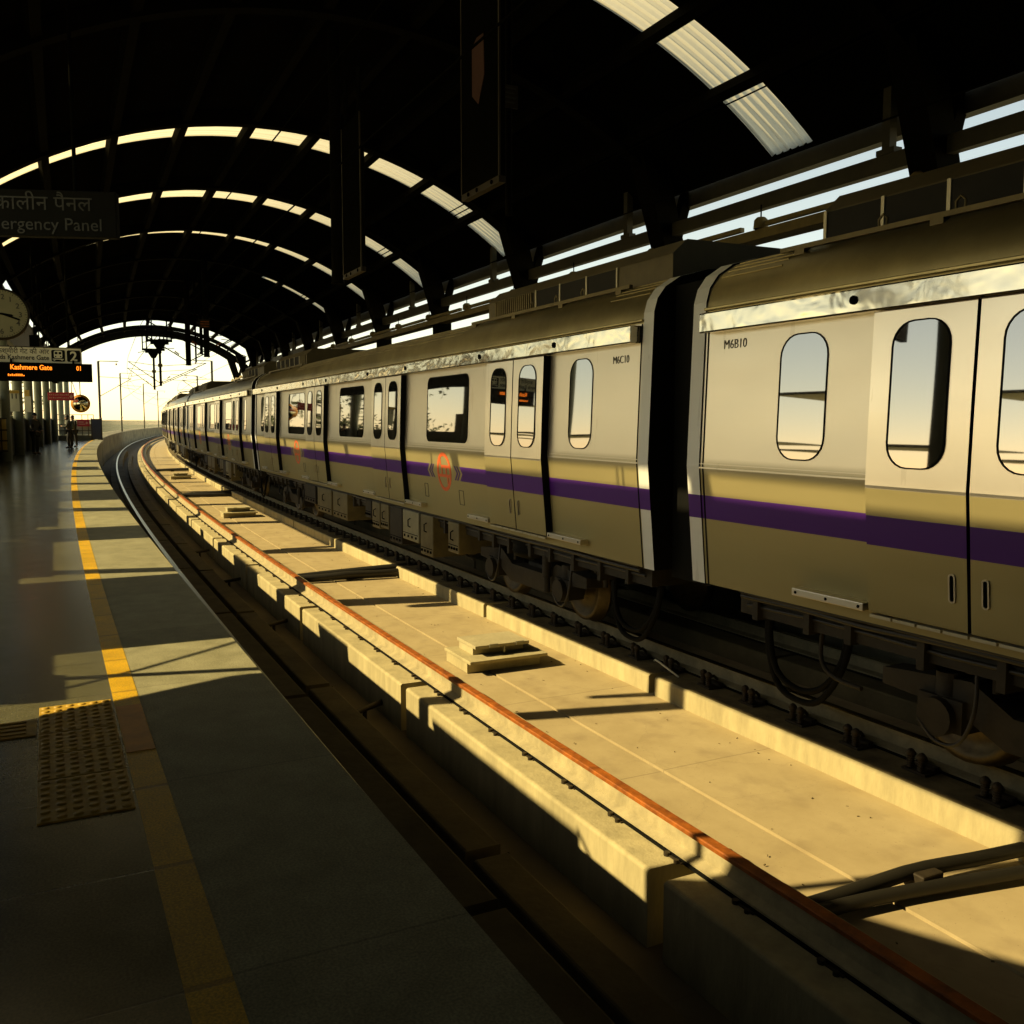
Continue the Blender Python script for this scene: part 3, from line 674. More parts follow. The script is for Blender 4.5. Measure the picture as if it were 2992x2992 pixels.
        for a, b in ((d + .79, d + 1.45), (d - 1.53, d - .80)):
            part(MB().box(a, b, side_y(0) - .01, side_y(0) + .10, -.035, .02), 'door_guide', M['plain_steel'], .006)
            mb = MB()
            for q in (.06, .5, .94): mb.lathe([(.001, .004), (.012, .004), (.012, 0)], Matrix.Translation((a + (b - a) * q, side_y(0) + .10, -.008)) @ Matrix.Rotation(-math.pi / 2, 4, 'X'), 6)
            if far_level < 2: part(mb, 'guide_bolt', M['black'])
    # emblem with chevrons
    for lx in (-4.55, 4.62):
        n = 36; zc = .525
        mb = ring_mesh([(lx + .262 * math.cos(2 * math.pi * k / n), zc + .272 * math.sin(2 * math.pi * k / n)) for k in range(n)],
                       [(lx + .208 * math.cos(2 * math.pi * k / n), zc + .222 * math.sin(2 * math.pi * k / n)) for k in range(n)], .0, .004)
        def bar(x0, x1, z0, z1): mb.prism([(x0, z0), (x1, z0), (x1, z1), (x0, z1)], lambda t, p: on_side(lx + p[0], zc + p[1], t), 0, .004)
        bar(-.215, .215, -.075, -.035); bar(-.215, .10, .055, .095); bar(.06, .10, -.035, .055); bar(-.10, -.06, -.035, .055); bar(.10, .14, .095, .19); bar(-.14, -.10, -.19, -.075)
        part(mb, 'emblem', M['orange'])
        for s_ in (-1, 1):
            mb = MB()
            for k in range(2):
                do = .595 - .085 * k; w = .042; h = .0975
                po = [(do - h - .0, -h), (do, 0), (do - h, h), (do - h - w, h), (do - w, 0), (do - h - w, -h)]
                mb.prism([(lx + s_ * a, zc + b) for a, b in po], lambda t, p: on_side(p[0], p[1], t), 0, .003)
            part(mb, 'chevron', M['violet'])
    for x0, z0, w, hh in ((-5.2, .1, .16, .2), (-3.85, .12, .14, .2), (3.95, .1, .16, .2)):
        part(ring_mesh(rrect(x0, x0 + w, z0, z0 + hh, .01, 2), rrect(x0 + .008, x0 + w - .008, z0 + .008, z0 + hh - .008, .008, 2), 0, .004), 'access_flap', M['ink'])
    if number:
        nx, nz, sz = number[1:]
        t = text_mesh('number_lettering', number[0], sz, M['ink'], car, Matrix.Translation((nx, side_y(nz) + .001, nz)) @ Matrix(((-1, 0, 0, 0), (0, 0, 1, 0), (0, 1, 0, 0), (0, 0, 0, 1))), 'LEFT', .002, -.0012, .92)
        t.location = (0, 0, ZR)
    # roof air conditioners
    for e in (-1, 1):
        ee = e                                          # the two units are not alike
        a0, a1 = (5.2, 9.38) if ee < 0 else (5.2, 8.63)
        prof = [(1.02, 2.46), (1.02, 2.80), (.86, 2.94), (-.86, 2.94), (-1.02, 2.80), (-1.02, 2.46)]
        ac = part(MB().prism(prof, ax, e * a0, e * a1), 'air_conditioner', M['ac'], .012)
        posts = [6.6, 7.2, 7.8, 8.42] if ee < 0 else [5.95, 6.48, 7.01, 7.54, 8.07, 8.60]
        MB().box(min(e * posts[0], e * posts[-1]), max(e * posts[0], e * posts[-1]), 1.0, 1.026, 2.50, 2.79).build('dark_panel', M['ac_dark'], ac)
        for q in posts: MB().box(e * q - .014, e * q + .014, 1.0, 1.036, 2.49, 2.80).build('panel_post', M['silver_film'], ac)
        l0, l1 = (5.42, 6.52) if ee < 0 else (5.3, 5.9)
        MB().box(min(e * l0, e * l1), max(e * l0, e * l1), 1.0, 1.023, 2.52, 2.78).build('louvre_back', M['ac_dark'], ac)
        mb = MB()
        for q in range(int((l1 - l0) / .057)): mb.box(e * (l0 + .03 + .057 * q) - .012, e * (l0 + .03 + .057 * q) + .012, 1.0, 1.04, 2.51, 2.79)
        mb.build('louvre', M['rail_trim'], ac)
        mb = MB().box(min(e * 5.0, e * 8.9), max(e * 5.0, e * 8.9), 1.15, 1.19, 2.525, 2.56)
        for q in (5.1, 6.3, 7.5, 8.7): mb.box(e * q - .05, e * q + .05, 1.04, 1.19, 2.40, 2.53)
        for q in (6.75, 7.35, 7.95): mb.tube([(e * q - .03, 1.16, 2.55), (e * q - .035, 1.16, 2.61), (e * q, 1.16, 2.64), (e * q + .035, 1.16, 2.61), (e * q + .03, 1.16, 2.55)], .009, 6)
        part(mb, 'roof_rail', M['rail_trim'])
    # underframe
    part(MB().box(-9.3, 9.3, -1.15, 1.15, -.36, -.13), 'underframe', M['under'])
    rgp = random.Random(3 + index)
    for y, z, r_ in ((1.22, -.20, .022), (1.16, -.27, .016), (1.24, -.165, .012)):
        part(MB().tube([(x, y + rgp.uniform(-.01, .01), z + rgp.uniform(-.012, .012)) for x in np.linspace(-9.2, 9.2, 30)], r_, 6), 'underframe_pipe', M['cable'])
    mb = MB()
    for k in range(34):
        x = -9.0 + k * .55 + rgp.uniform(-.1, .1); h_ = rgp.uniform(.05, .3); mb.box(x - .03, x + .03, 1.0, 1.2, -.36 - h_ * .3, -.15)
        if k % 2: mb.cyl((x + .15, 1.02, -.3), (x + .15, 1.02, -.3 - h_), .025, n=7)
    part(mb, 'underframe_bracket', M['under'])
    B = [(2.25, 3.4, -.72, 'ubox'), (1.03, 2.1, -.72, 'ubox'), (-.55, -.2, -.52, 'under'), (-1.05, -.62, -.66, 'ubox'), (-1.55, -1.12, -.62, 'ubox'), (-2.25, -1.62, -.80, 'under'), (-3.05, -2.3, -.68, 'ubox_pale'), (-3.68, -3.15, -.82, 'ubox'), (-4.7, -4.3, -.64, 'ubox'), (3.6, 4.6, -.6, 'under')]
    for a, b, zb, m in B:
        a, b = sorted((sg * a, sg * b))
        bx = part(MB().box(a, b, .55, 1.27, zb, -.2), 'equipment_box', M[m], .012)
        mb = MB()
        for q in (.14, .38, .62, .86): mb.box(a + (b - a) * q - .018, a + (b - a) * q + .018, 1.26, 1.285, zb + .05, zb + .085)
        mb.box(a + .03, b - .03, 1.262, 1.277, zb + .11, zb + .118)
        mb.build('latch', M['black'], bx)
        if m in ('ubox', 'ubox_pale') and far_level < 2:
            MB().tube([(a + (b - a) * .5, 1.27, -.32), (a + (b - a) * .5, 1.31, -.34), (a + (b - a) * .5, 1.31, -.44), (a + (b - a) * .5, 1.27, -.46)], .010, 6).build('grab_handle', M['black'], bx)
    for e in (-1, 1):
        c = e * 6.45
        fp = [(c - 1.45, -.62), (c - 1.45, -.5), (c - .75, -.44), (c - .45, -.60), (c + .45, -.60), (c + .75, -.44), (c + 1.45, -.5), (c + 1.45, -.62), (c + .85, -.66), (c + .5, -.82), (c - .5, -.82), (c - .85, -.66)]
        bg_ = part(MB().prism(fp, lambda t, p: Vector((p[0], t, p[1])), .86, 1.06).prism(fp, lambda t, p: Vector((p[0], t, p[1])), -1.06, -.86).box(c - .3, c + .3, -.9, .9, -.8, -.55), 'bogie', M['under'], .012)
        for wx in (c - .95, c + .95):
            for wy in (.745, -.745):
                mb = MB().lathe([(.001, -.05), (.10, -.06), (.12, -.02), (.29, -.03), (.31, -.065), (.365, -.065), (.372, .045), (.40, .055), (.40, .075), (.30, .07), (.001, .07)], Matrix.Translation((wx, wy, -.712)) @ Matrix.Rotation(math.pi / 2 * (1 if wy > 0 else -1), 4, 'X'), 28)
                mb.build('wheel', M['wheel'], bg_)
            mb = MB().cyl((wx, .86, -.712), (wx, 1.16, -.712), .13, n=16).box(wx - .17, wx + .17, .9, 1.1, -.80, -.58).cyl((wx + .0, 1.0, -.6), (wx, 1.0, -.42), .09, n=12)
            mb.build('axle_box', M['under'], bg_)
            mb = MB().tube(smooth_pts([(wx - .28, 1.12, -.3), (wx - .30, 1.16, -.6), (wx - .2, 1.17, -.83), (wx - .02, 1.16, -.86), (wx + .12, 1.15, -.75)]), .014, 6)
            mb.build('hose', M['cable'], bg_)
        mb = MB().lathe([(.001, -.20), (.25, -.21), (.29, -.26), (.25, -.31), (.29, -.37), (.25, -.43), (.2, -.45), (.001, -.45)], Matrix.Translation((c, .96, 0)), 18)
        mb.build('air_spring', M['rubber'], bg_)
        MB().cyl((c - .62, 1.12, -.16), (c - .62, 1.12, -.78), .042, n=10).cyl((c - .62, 1.12, -.35), (c - .62, 1.12, -.6), .056, n=10).build('damper', M['under'], bg_)
        MB().tube(smooth_pts([(c + 2.05 * 1, 1.0, -.2), (c + 2.05, 1.05, -.55), (c + 1.9, 1.08, -.68), (c + 1.6, 1.1, -.70)]), .018, 7).build('brake_pipe', M['under'], bg_)
        if far_level < 1 or e < 0:
            x_ = e * 8.75
            mb = MB()
            for q in (0, .09): mb.tube(smooth_pts([(x_ - .42 - q * .3, .95, -.15), (x_ - .43 - q * .3, 1.0, -.55), (x_ - .25, 1.02, -.82 - q), (x_, 1.02, -.90 - q), (x_ + .25, 1.02, -.80 - q), (x_ + .36 + q * .3, 1.0, -.5), (x_ + .36, .95, -.15)]), .026, 8)
            part(mb, 'coupling_hose', M['rubber'])
    return car
def place_car(c, k):
    s = -2.9 + 20.0 * k; c.matrix_world = frame(s, 5.47, -ZR)
car0 = make_car(0, 'nearest metro car at the right edge, marked M6B10', True, ('M6B10', 9.27, 1.81, .105)); place_car(car0, 0)
car1 = make_car(1, 'metro car marked M6C10, whole side with four doors in view', False, ('M6C10', -8.98, 1.78, .105), 1); place_car(car1, 1)
car2 = make_car(2, 'third metro car along the platform, just past the end of the one marked M6C10', False, None, 2); place_car(car2, 2)
far_car = make_car(3, 'fourth metro car from the camera, small at the station mouth', False, None, 4); place_car(far_car, 3)
cm = child_map()
for k, lab in ((4, 'fifth metro car, a thin sliver where the train meets the sky'), (5, 'sixth metro car, hidden round the bend behind the others')):
    c = dup(far_car, cm); place_car(c, k); c['label'] = lab
# a pantograph raised on the distant car
pg = empty('pantograph', frame(63.5, 5.47, 1.62)); tag(pg, 'raised pantograph on the roof of the distant metro car', 'pantograph')
MB().box(-.5, .5, -.5, .5, 0, .06).cyl((-.4, 0, .05), (.45, 0, .75), .035).cyl((.45, 0, .75), (-.05, 0, 1.45), .028).build('frame', M['mast'], pg)
MB().tube([(-.05, -.95, 1.32), (-.05, -.75, 1.45), (-.05, -.5, 1.49), (-.05, .5, 1.49), (-.05, .75, 1.45), (-.05, .95, 1.32)], .024, 6).build('collector_bow', M['mast'], pg)

# ================================================================== TRACK FITTINGS
def fastener(full=True):
    f = empty('rail_fastener') if full else None
    base = MB().box(-.10, .10, -.09, .07, 0, .02).box(-.09, .09, -.10, -.05, .015, .045)
    bolts = []
    for x, y in ((-.052, .045), (.052, .03)):
        b = MB().cyl((x, y, .02), (x, y, .15), .014, n=6)
        for k in range(5): b.lathe([(.020, .024 + .018 * k), (.032, .033 + .018 * k), (.020, .042 + .018 * k)], Matrix.Translation((x, y, 0)), 9)
        b.lathe([(.032, .114), (.036, .120), (.036, .135), (.022, .152), (.001, .162)], Matrix.Translation((x, y, 0)), 7)
        bolts.append(b)
    clip = MB().tube([(0, .01, .09), (0, -.05, .10), (.02, -.10, .06), (.06, -.13, .04)], .014, 6)
    if full:
        base.build('base_plate', M['iron'], f, .004)
        for b in bolts: b.build('spring_bolt', M['iron'], f)
        clip.build('rail_clip', M['iron'], f); return f
    for b in bolts + [clip]: base.add(b.v, b.f, 0)
    return base.build('rail_fastener', M['iron'])
nearf = fastener(True); farf = fastener(False)
tag(nearf, 'twin spring bolt rail fastener on the plinth beside the train', 'rail fastener', 'spring bolt fasteners beside the train')
tag(farf, 'twin spring bolt rail fastener on the plinth beside the train', 'rail fastener', 'spring bolt fasteners beside the train')
cm = child_map(); n_near = 0; n_far = 0
for i in range(-1, 110):
    s = 4.30 + .595 * i; fr = frame(s, 4.60, -1.262)
    fr = fr @ Matrix.Rotation(R(random.uniform(-4, 4)), 4, 'Z')
    if s < 17:
        o = nearf if n_near == 0 else dup(nearf, cm)
        n_near += 1
    else:
        o = farf if n_far == 0 else dup(farf, cm); n_far += 1
    o.matrix_world = fr
def clip_mesh():
    mb = MB()
    mb.box(-.08, .08, -.13, .10, 0, .008)
    mb.cyl((.05, .10, 0), (.05, .10, .022), .02, n=7).cyl((-.05, .11, 0), (-.05, .11, .02), .016, n=7)
    for e in (-1,):
        mb.cyl((.05, e * .105, 0), (.05, e * .105, .085), .016, n=7).cyl((.05, e * .105, .05), (.05, e * .105, .07), .026, n=6)
        mb.cyl((-.05, e * .115, 0), (-.05, e * .115, .07), .014, n=7)
        mb.tube([(.05, e * .11, .045), (-.02, e * .12, .05), (-.06, e * .08, .035)], .012, 6)
    return mb.build('rail_clip', M['iron'])
c0 = clip_mesh(); tag(c0, 'dark bolted clip at the foot of the rusty rail', 'rail clip', 'clips along the rusty rail'); c0.matrix_world = frame(2.2, 2.318, -1.262)
for i in range(1, 85):
    o = dup(c0, {}); o.matrix_world = frame(2.2 + .6 * i, 2.318, -1.262) @ Matrix.Rotation(R(random.uniform(-3, 3)), 4, 'Z')
# boxes cast on the floor between the tracks
def floor_box(s, off, label, sc=1.0, w=.93):
    b = empty('track_box', frame(s, off, -1.452)); tag(b, label, 'track box', 'boxes on the track floor')
    MB().box(-.37 * sc, .36 * sc, -w / 2, w / 2, .115, .15, ch=.008).box(-.24 * sc, .34 * sc, -w / 2 + .03, w / 2 - .02, 0, .115).build('concrete_base', M['plinth'], b)
    MB().box(-.21 * sc, .30 * sc, -w * .34, w * .36, .235, .27, ch=.004).box(-.10 * sc, .28 * sc, -w * .32, w * .34, .15, .235).build('cover', M['bed'], b)
    for q in (-.2, .12): MB().box(-.225 * sc, -.205 * sc, q - .05, q + .05, .24, .277).build('hinge', M['galv'], b)
    MB().box(-.215 * sc, -.2 * sc, -.02, .0, .17, .24).build('clasp', M['galv'], b)
floor_box(9.60, 3.46, 'low concrete box with a lid on the sunlit track floor, nearest of its kind')
floor_box(27.2, 3.52, 'concrete box on the track floor level with the doors of the M6C10 car')
floor_box(45.9, 3.5, 'small far concrete box on the track floor near the bend')
# bundles of cable laid across the floor
def cable_bundle(s, label, seedv, n=3, r=.045):
    b = empty('cable_bundle', frame(s, 3.5, -1.44)); tag(b, label, 'cable bundle', 'cables crossing the track floor'); rg = random.Random(seedv)
    for k in range(n):
        y0 = 1.0; pts = []; o0 = rg.uniform(-.1, .1); amp = rg.uniform(.03, .1); ph = rg.uniform(0, 3)
        for q in range(13):
            t = q / 12; pts.append((o0 + amp * math.sin(ph + 3.4 * t) - .16 * t + (k - 1) * .05, .92 - 2.05 * t, r + .005 + .035 * t * k + (.05 * max(0, .25 - abs(t - .45)) * 2 if k == 1 else 0)))
        MB().tube(pts, r * rg.uniform(.75, 1.15), 10).build('cable', M['cable'], b)
    MB().box(-.12, .02, -.12, .05, 0, .10).build('clamp', M['iron'], b, .01)
cable_bundle(4.02, 'thick black cables crossing the floor in the bottom right corner', 3, 2, .040)
cable_bundle(15.75, 'black cables and duct crossing the floor between two shadow bands', 4, 4, .055)
cable_bundle(34.8, 'far black cables crossing the floor before the bend', 5, 4, .06)
cable_bundle(52.8, 'farthest dark cables across the floor near the end of the station', 6, 3, .06)
lt = MB(); rg = random.Random(11)
for k in range(130):
    q = P(rg.uniform(2, 24), rg.choice((rg.uniform(2.75, 4.3), rg.uniform(2.75, 4.3), rg.uniform(4.0, 4.32))), -1.452)
    a = rg.uniform(0, 3.1); l = rg.uniform(.003, .010) * rg.choice((1, 1, 1.6)); w = rg.uniform(.002, .005)
    lt.box(-l, l, -w, w, 0, rg.uniform(.002, .008), Matrix.Translation(q) @ Matrix.Rotation(a, 4, 'Z'))
o = lt.build('litter', M['plinth_dirt_shade']); o['kind'] = 'stuff'; o['label'] = 'small chips and dead leaves scattered on the sunlit track floor'; o['category'] = 'litter'
# white bonding wire looped beside a fastener, and small pipes across the trough
MB().tube([P(7.62, 4.5, -1.24), P(7.75, 4.47, -1.19), P(7.95, 4.50, -1.17), P(8.1, 4.56, -1.19), P(8.2, 4.62, -1.23)], .010, 6).build('bonding_wire', M['paper'])
tag(bpy.data.objects['bonding_wire'], 'thin pale wire looped between two fasteners by the plinth joint', 'wire')
p0 = None
for s in (9.0, 13.3, 17.2, 21.3):
    o = MB().cyl(P(s, 1.64, -1.60), P(s + .25, 2.03, -1.60), .028).cyl(P(s + .1, 1.8, -1.72), P(s + .1, 1.8, -1.6), .022).build('drain_pipe', M['iron'])
    tag(o, 'small dark pipe bridging the trough between guard block and plinth', 'pipe', 'pipes across the trough')
# tactile paving beside the yellow line
def tactile(s0, s1, o0, o1, label, bars=False):
    t = empty('tactile_tile', frame((s0 + s1) / 2, (o0 + o1) / 2, 0)); tag(t, label, 'tactile tile', 'tactile tiles by the yellow line')
    L, W = s1 - s0 - .006, o1 - o0 - .004
    MB().box(-L / 2, L / 2, -W / 2, W / 2, -.01, .006).build('tile', M['tactile'], t, .002)
    mb = MB()
    if bars:
        for k in range(4):
            mb.box(-L / 2 + .03 + k * L / 4.3, -L / 2 + .055 + k * L / 4.3, -W * .42, W * .42, .005, .011, ch=.004)
    else:
        nx = max(3, int(L / .05))
        for i in range(nx):
            for k in range(6): mb.lathe([(.017, .005), (.014, .0095), (.008, .011), (.001, .011)], Matrix.Translation((-L / 2 + (i + .5) * L / nx, -W / 2 + (k + .5) * W / 6, 0)), 8)
    mb.build('raised_bar' if bars else 'raised_dot', M['tactile'], t)
TS = [4.85, 4.46, 4.20, 3.93, 3.55]
TL = ['yellow dotted tactile tile partly in sun, at the far end of its strip', 'yellow dotted tactile tile in shade, second along its strip', 'yellow dotted tactile tile in shade, third along its strip', 'darkest yellow dotted tactile tile, at the near end of its strip']
for i in range(4): tactile(TS[i + 1], TS[i], -.965, -.678, TL[i])
tactile(4.46, 4.68, -1.42, -.97, 'yellow barred guiding tile at the left edge, meeting the dotted strip', True)
o = MB().sweep([(-.668, .0045), (-.567, .0045), (-.567, -.01), (-.668, -.01)], 4.10, 4.72, .3).build('orange_tile', M['orange_tile']); tag(o, 'deeper orange replacement tile in the yellow platform line', 'tile')

# ================================================================== HANGING BOARDS AND SIGNS
def hang(o_empty, tops, parent):
    pass
FACE = lambda s, off, z, yaw=0.0: frame(s, off, z) @ Matrix.Rotation(-math.pi / 2, 4, 'Z') @ Matrix.Rotation(yaw, 4, 'Z')   # local X to the right as seen from the camera, -Y towards it
TXT = Matrix(((1, 0, 0, 0), (0, 0, -1, 0), (0, 1, 0, 0), (0, 0, 0, 1)))
# platform direction sign with the display under it
sg = empty('direction_sign', FACE(21.25, -1.42, 2.53)); tag(sg, 'white hanging sign Towards Kashmere Gate with platform number 2', 'sign')
MB().box(-1.25, 1.04, -.05, .05, -.16, .17).build('sign_case', M['board_trim'], sg, .01)
MB().box(-1.24, 1.03, -.056, -.049, -.145, .150).build('sign_face', M['sign_white'], sg)
for x0 in (.49, .77):
    MB().prism(rrect(x0, x0 + .245, -.115, .115 + .0, .03, 4), lambda t, p: Vector((p[0], t, p[1])), -.062, -.055).build('symbol_tile', M['sign_dark'], sg)
text_mesh('number_lettering', '2', .27, M['sign_white'], sg, Matrix.Translation((.892, -.063, -.095)) @ TXT, 'CENTER', .001, .006)
mb = MB()
FT = lambda t, p: Vector((.612 + p[0], t, p[1]))
mb.prism(rrect(-.075, .075, -.045, .10, .03, 4), FT, -.066, -.0625)
mb.prism([(-.10, -.075), (.10, -.075), (.10, -.06), (-.10, -.06)], FT, -.066, -.0625)
mb.prism([(-.06, -.075), (-.045, -.075), (-.075, -.105), (-.09, -.105)], FT, -.066, -.0625).prism([(.06, -.075), (.045, -.075), (.075, -.105), (.09, -.105)], FT, -.066, -.0625)
mb.build('train_symbol', M['sign_white'], sg)
mb = MB()
for x in (-.035, .035): mb.prism(rrect(x - .025, x + .025, .03, .075, .01, 3), FT, -.068, -.0655)
for x in (-.045, .045): mb.lathe([(.001, 0), (.014, 0)], Matrix.Translation((.612 + x, -.0675, -.015)) @ Matrix.Rotation(math.pi / 2, 4, 'X'), 10)
mb.build('symbol_window', M['sign_dark'], sg)
text_mesh('hindi_lettering', 'कश्मीरी गेट की ओर', .132, M['ink'], sg, Matrix.Translation((.45, -.059, .030)) @ TXT, 'RIGHT', .001, .0015, .95)
text_mesh('english_lettering', 'Towards Kashmere Gate', .128, M['ink'], sg, Matrix.Translation((.45, -.059, -.088)) @ TXT, 'RIGHT', .001, .003, .90)
for x in (-.9, .8): MB().cyl((x, 0, .16), (x, 0, 3.1), .018, n=8).build('hanger', M['black'], sg)
ld = empty('led_display', FACE(21.15, -1.04, 2.185)); tag(ld, 'black hanging display with two rows of amber letters', 'display')
MB().box(-.86, .84, -.09, .09, -.17, .19).build('case', M['black'], ld, .008)
text_mesh('amber_lettering', 'Kashmere Gate', .135, M['led'], ld, Matrix.Translation((-.62, -.0925, .055)) @ TXT, 'LEFT', .001, .002, .86)
text_mesh('amber_lettering', '01', .125, M['led'], ld, Matrix.Translation((.55, -.0925, .055)) @ TXT, 'LEFT', .001, .002, .8)
mb = MB(); rg = random.Random(5)
for k in range(9): mb.box(-.66 + .033 * k, -.64 + .033 * k, -.093, -.09, -.075, -.075 + rg.choice((.02, .03, .042)))
mb.build('amber_dots', M['led'], ld)
MB().cyl((-.6, 0, .19), (-.6, 0, .26), .02).cyl((.5, 0, .19), (.5, 0, .26), .02).build('hanger', M['black'], ld)
# station clock
ck = empty('station_clock', FACE(14.4, -1.425, 2.625, R(2))); tag(ck, 'round double faced station clock cut by the left edge', 'clock')
RX = Matrix.Rotation(math.pi / 2, 4, 'X')
MB().lathe([(.001, -.07), (.315, -.07), (.335, -.05), (.335, .05), (.315, .07), (.001, .07)], RX, 48).build('case', M['board_trim'], ck)
M['dial'] = mat('aged clock dial', (.17, .16, .10), .5, 0, .1, 2)
MB().lathe([(.001, 0), (.305, 0), (.305, -.004)], Matrix.Translation((0, -.0755, 0)) @ RX, 48, smooth=False).build('dial', M['dial'], ck)
for hnum in range(1, 13):
    a = math.pi / 2 - hnum * math.pi / 6
    text_mesh('dial_numeral', str(hnum), .095, M['ink'], ck, Matrix.Translation((.222 * math.cos(a), -.0775, .222 * math.sin(a) - .034)) @ TXT, 'CENTER', .001, .001)
mb = MB()
for k in range(60):
    a = k * math.pi / 30; l = .03 if k % 5 == 0 else .015
    mb.add([Vector((r_ * math.cos(a) - w_ * math.sin(a), -.0785, r_ * math.sin(a) + w_ * math.cos(a))) for r_, w_ in ((.30, .004), (.30, -.004), (.30 - l, -.004), (.30 - l, .004))], [(0, 1, 2, 3)])
mb.build('dial_tick', M['ink'], ck)
for ang, l, w in ((math.pi / 2 - R(18 * 6), .235, .012), (math.pi / 2 - R(99), .14, .016)):
    ca, sa = math.cos(ang), math.sin(ang)
    MB().add([Vector((a * ca - b * sa, -.082, a * sa + b * ca)) for a, b in ((-.05, w * .7), (-.05, -w * .7), (l * .9, -w), (l, 0), (l * .9, w))], [(0, 1, 2, 3, 4)]).build('clock_hand', M['black'], ck)
MB().cyl((0, 0, .33), (0, 0, 3.4), .025).build('hanger', M['black'], ck)
# emergency panel board
ep_ = empty('hanging_sign', FACE(9.25, -1.18, 2.93, R(-19))); tag(ep_, 'dark hanging board reading Emergency Panel in dim letters', 'sign')
MB().box(-.95, .93, -.05, .05, -.185, .185).build('board', M['sign_dark'], ep_, .008)
text_mesh('hindi_lettering', 'आपातकालीन पैनल', .165, M['dim_letter'], ep_, Matrix.Translation((.74, -.0525, .025)) @ TXT, 'RIGHT', .001, 0, 1.0)
text_mesh('english_lettering', 'Emergency Panel', .142, M['dim_letter'], ep_, Matrix.Translation((.82, -.0525, -.135)) @ TXT, 'RIGHT', .001, 0, 1.0)
for x in (-.7, .6): MB().cyl((x, 0, .18), (x, 0, 3.0), .016).build('hanger', M['black'], ep_)
# tall boards hung between the two tracks
def tall_board(s0, s1, off, zb, zt, label, orange=False):
    b = empty('hanging_board', frame((s0 + s1) / 2, off, zb)); tag(b, label, 'hanging board', 'tall boards hung between the tracks'); L = (s1 - s0) / 2; H = zt - zb
    MB().box(-L, L, -.03, .03, 0, H).build('panel', M['black'], b)
    mb = MB().box(-L, L, -.035, .035, -.06, .0).box(-L - .012, -L + .012, .02, .036, 0, H).box(L - .012, L + .012, .02, .036, 0, H)
    mb.build('trim', M['board_trim'], b)
    mb = MB()
    for q in (-.28, .05, .25): mb.lathe([(.001, -.01), (.02, -.01), (.02, 0)], Matrix.Translation((q, .036, -.03)) @ Matrix.Rotation(math.pi / 2, 4, 'X'), 8)
    mb.build('bolt', M['black'], b)
    if orange: MB().prism([(-.10, 1.35), (-.12, .98), (.02, .75), (.16, .86), (.16, 1.30), (.05, 1.36)], lambda t, p: Vector((p[0], t, p[1])), .03, .036).build('orange_patch', M['dull_orange'], b)
    MB().cyl((-.3, 0, H), (-.3, 0, H + .6), .03).cyl((.3, 0, H), (.3, 0, H + .6), .03).build('hanger', M['black'], b)
tall_board(8.2, 9.05, 2.88, 3.45, 6.3, 'tall dark board with bronze edge and an orange patch hung at top centre', True)
tall_board(12.5, 13.35, 2.90, 3.27, 5.25, 'smaller looking tall dark board hung beyond the first, against the skylight')
pl = empty('warning_plate', FACE(9.0, 3.33, 4.45)); tag(pl, 'small dim warning plate beside the tall hanging board', 'plate')
MB().box(-.105, .105, -.01, .01, -.11, .11).build('plate', M['board_trim'], pl)
mb = MB()
for k in range(4): mb.box(-.085, .085 - .02 * (k % 2), -.014, -.01, .07 - .045 * k, .085 - .045 * k)
mb.build('faded_writing', M['dim_letter'], pl); MB().cyl((.02, .03, -1.15), (.02, .03, 2.1), .035).build('post', M['arch'], pl)
# drop tubes of the overhead line
def drop_tube(s, off, zb, zt, r, label, bracket=False, arms=True, thin=False):
    t = empty('drop_tube', frame(s, off, zb)); tag(t, label, 'drop tube', 'overhead line drop tubes')
    MB().cyl((0, 0, 0), (0, 0, zt - zb), r, n=12).cyl((0, 0, -.02), (0, 0, .0), r * 1.15, n=12).build('tube', M['arch'], t)
    if bracket:
        zz = bracket - zb
        MB().box(-.12, .12, -.64, .64, zz + .12, zz + .24).box(-.12, .12, -.46, .46, zz - .02, zz + .12).prism([(-.30, zz - .02), (.30, zz - .02), (.12, zz - .32), (-.12, zz - .32)], lambda a, p: Vector((a, p[0], p[1])), -.11, .11).build('bracket', M['arch'], t)
        for y in (-.6, -.38, .38, .6): MB().box(-.04, .04, y - .035, y + .035, zz + .24, 6.6 - zb).build('bracket_leg', M['arch'], t)
        MB().box(-.1, .1, -.11, .11, 1.0, 1.16).build('clamp_box', M['tray'], t)
    if arms:
        for e, y1 in ((1, off - 1.57), (-1, 5.5 - off)):
            mb = MB().cyl((0, e * .05, .15), (0, e * y1, 1.25), .020, n=6).cyl((0, e * .05, 1.05), (0, e * y1, 1.25), .014, n=6).tube([(0, e * .5, .62), (0, e * y1 * .7, .55), (0, e * y1, .42)], .012, 6)
            mb.build('cantilever_arm', M['arch'], t)
            mb = MB()
            for k in range(4): mb.lathe([(.02, -.02), (.05, 0), (.02, .02)], Matrix.Translation((0, e * .35, .405 + 0 * k)) @ Matrix.Rotation(e * R(-55), 4, 'X') @ Matrix.Translation((0, 0, .05 * k)), 8)
            mb.build('insulator', M['rust'], t)
drop_tube(60.4, 3.05, 3.11, 5.4, .065, 'long drop tube with stepped bracket at the far end of the station', 5.30)
drop_tube(53.8, 3.15, 3.11, 5.6, .065, 'long drop tube with stepped bracket one bay before the far end', 5.32)
drop_tube(38.4, 3.37, 3.38, 6.9, .10, 'thick drop tube in the middle distance with arms to both sides')
drop_tube(38.2, 3.63, 3.49, 6.9, .035, 'thin rod hanging just right of the thick middle drop tube', False, False)
drop_tube(38.1, 3.83, 3.8, 6.9, .06, 'short drop tube right of the thin hanging rod', False, False)
drop_tube(34.95, 3.68, 3.5, 6.9, .10, 'thick drop tube carrying a small plate near the right of the far opening', False, True)
drop_tube(14.15, 3.0, 3.28, 6.9, .085, 'dark drop tube hanging left of the second tall board', False, False)
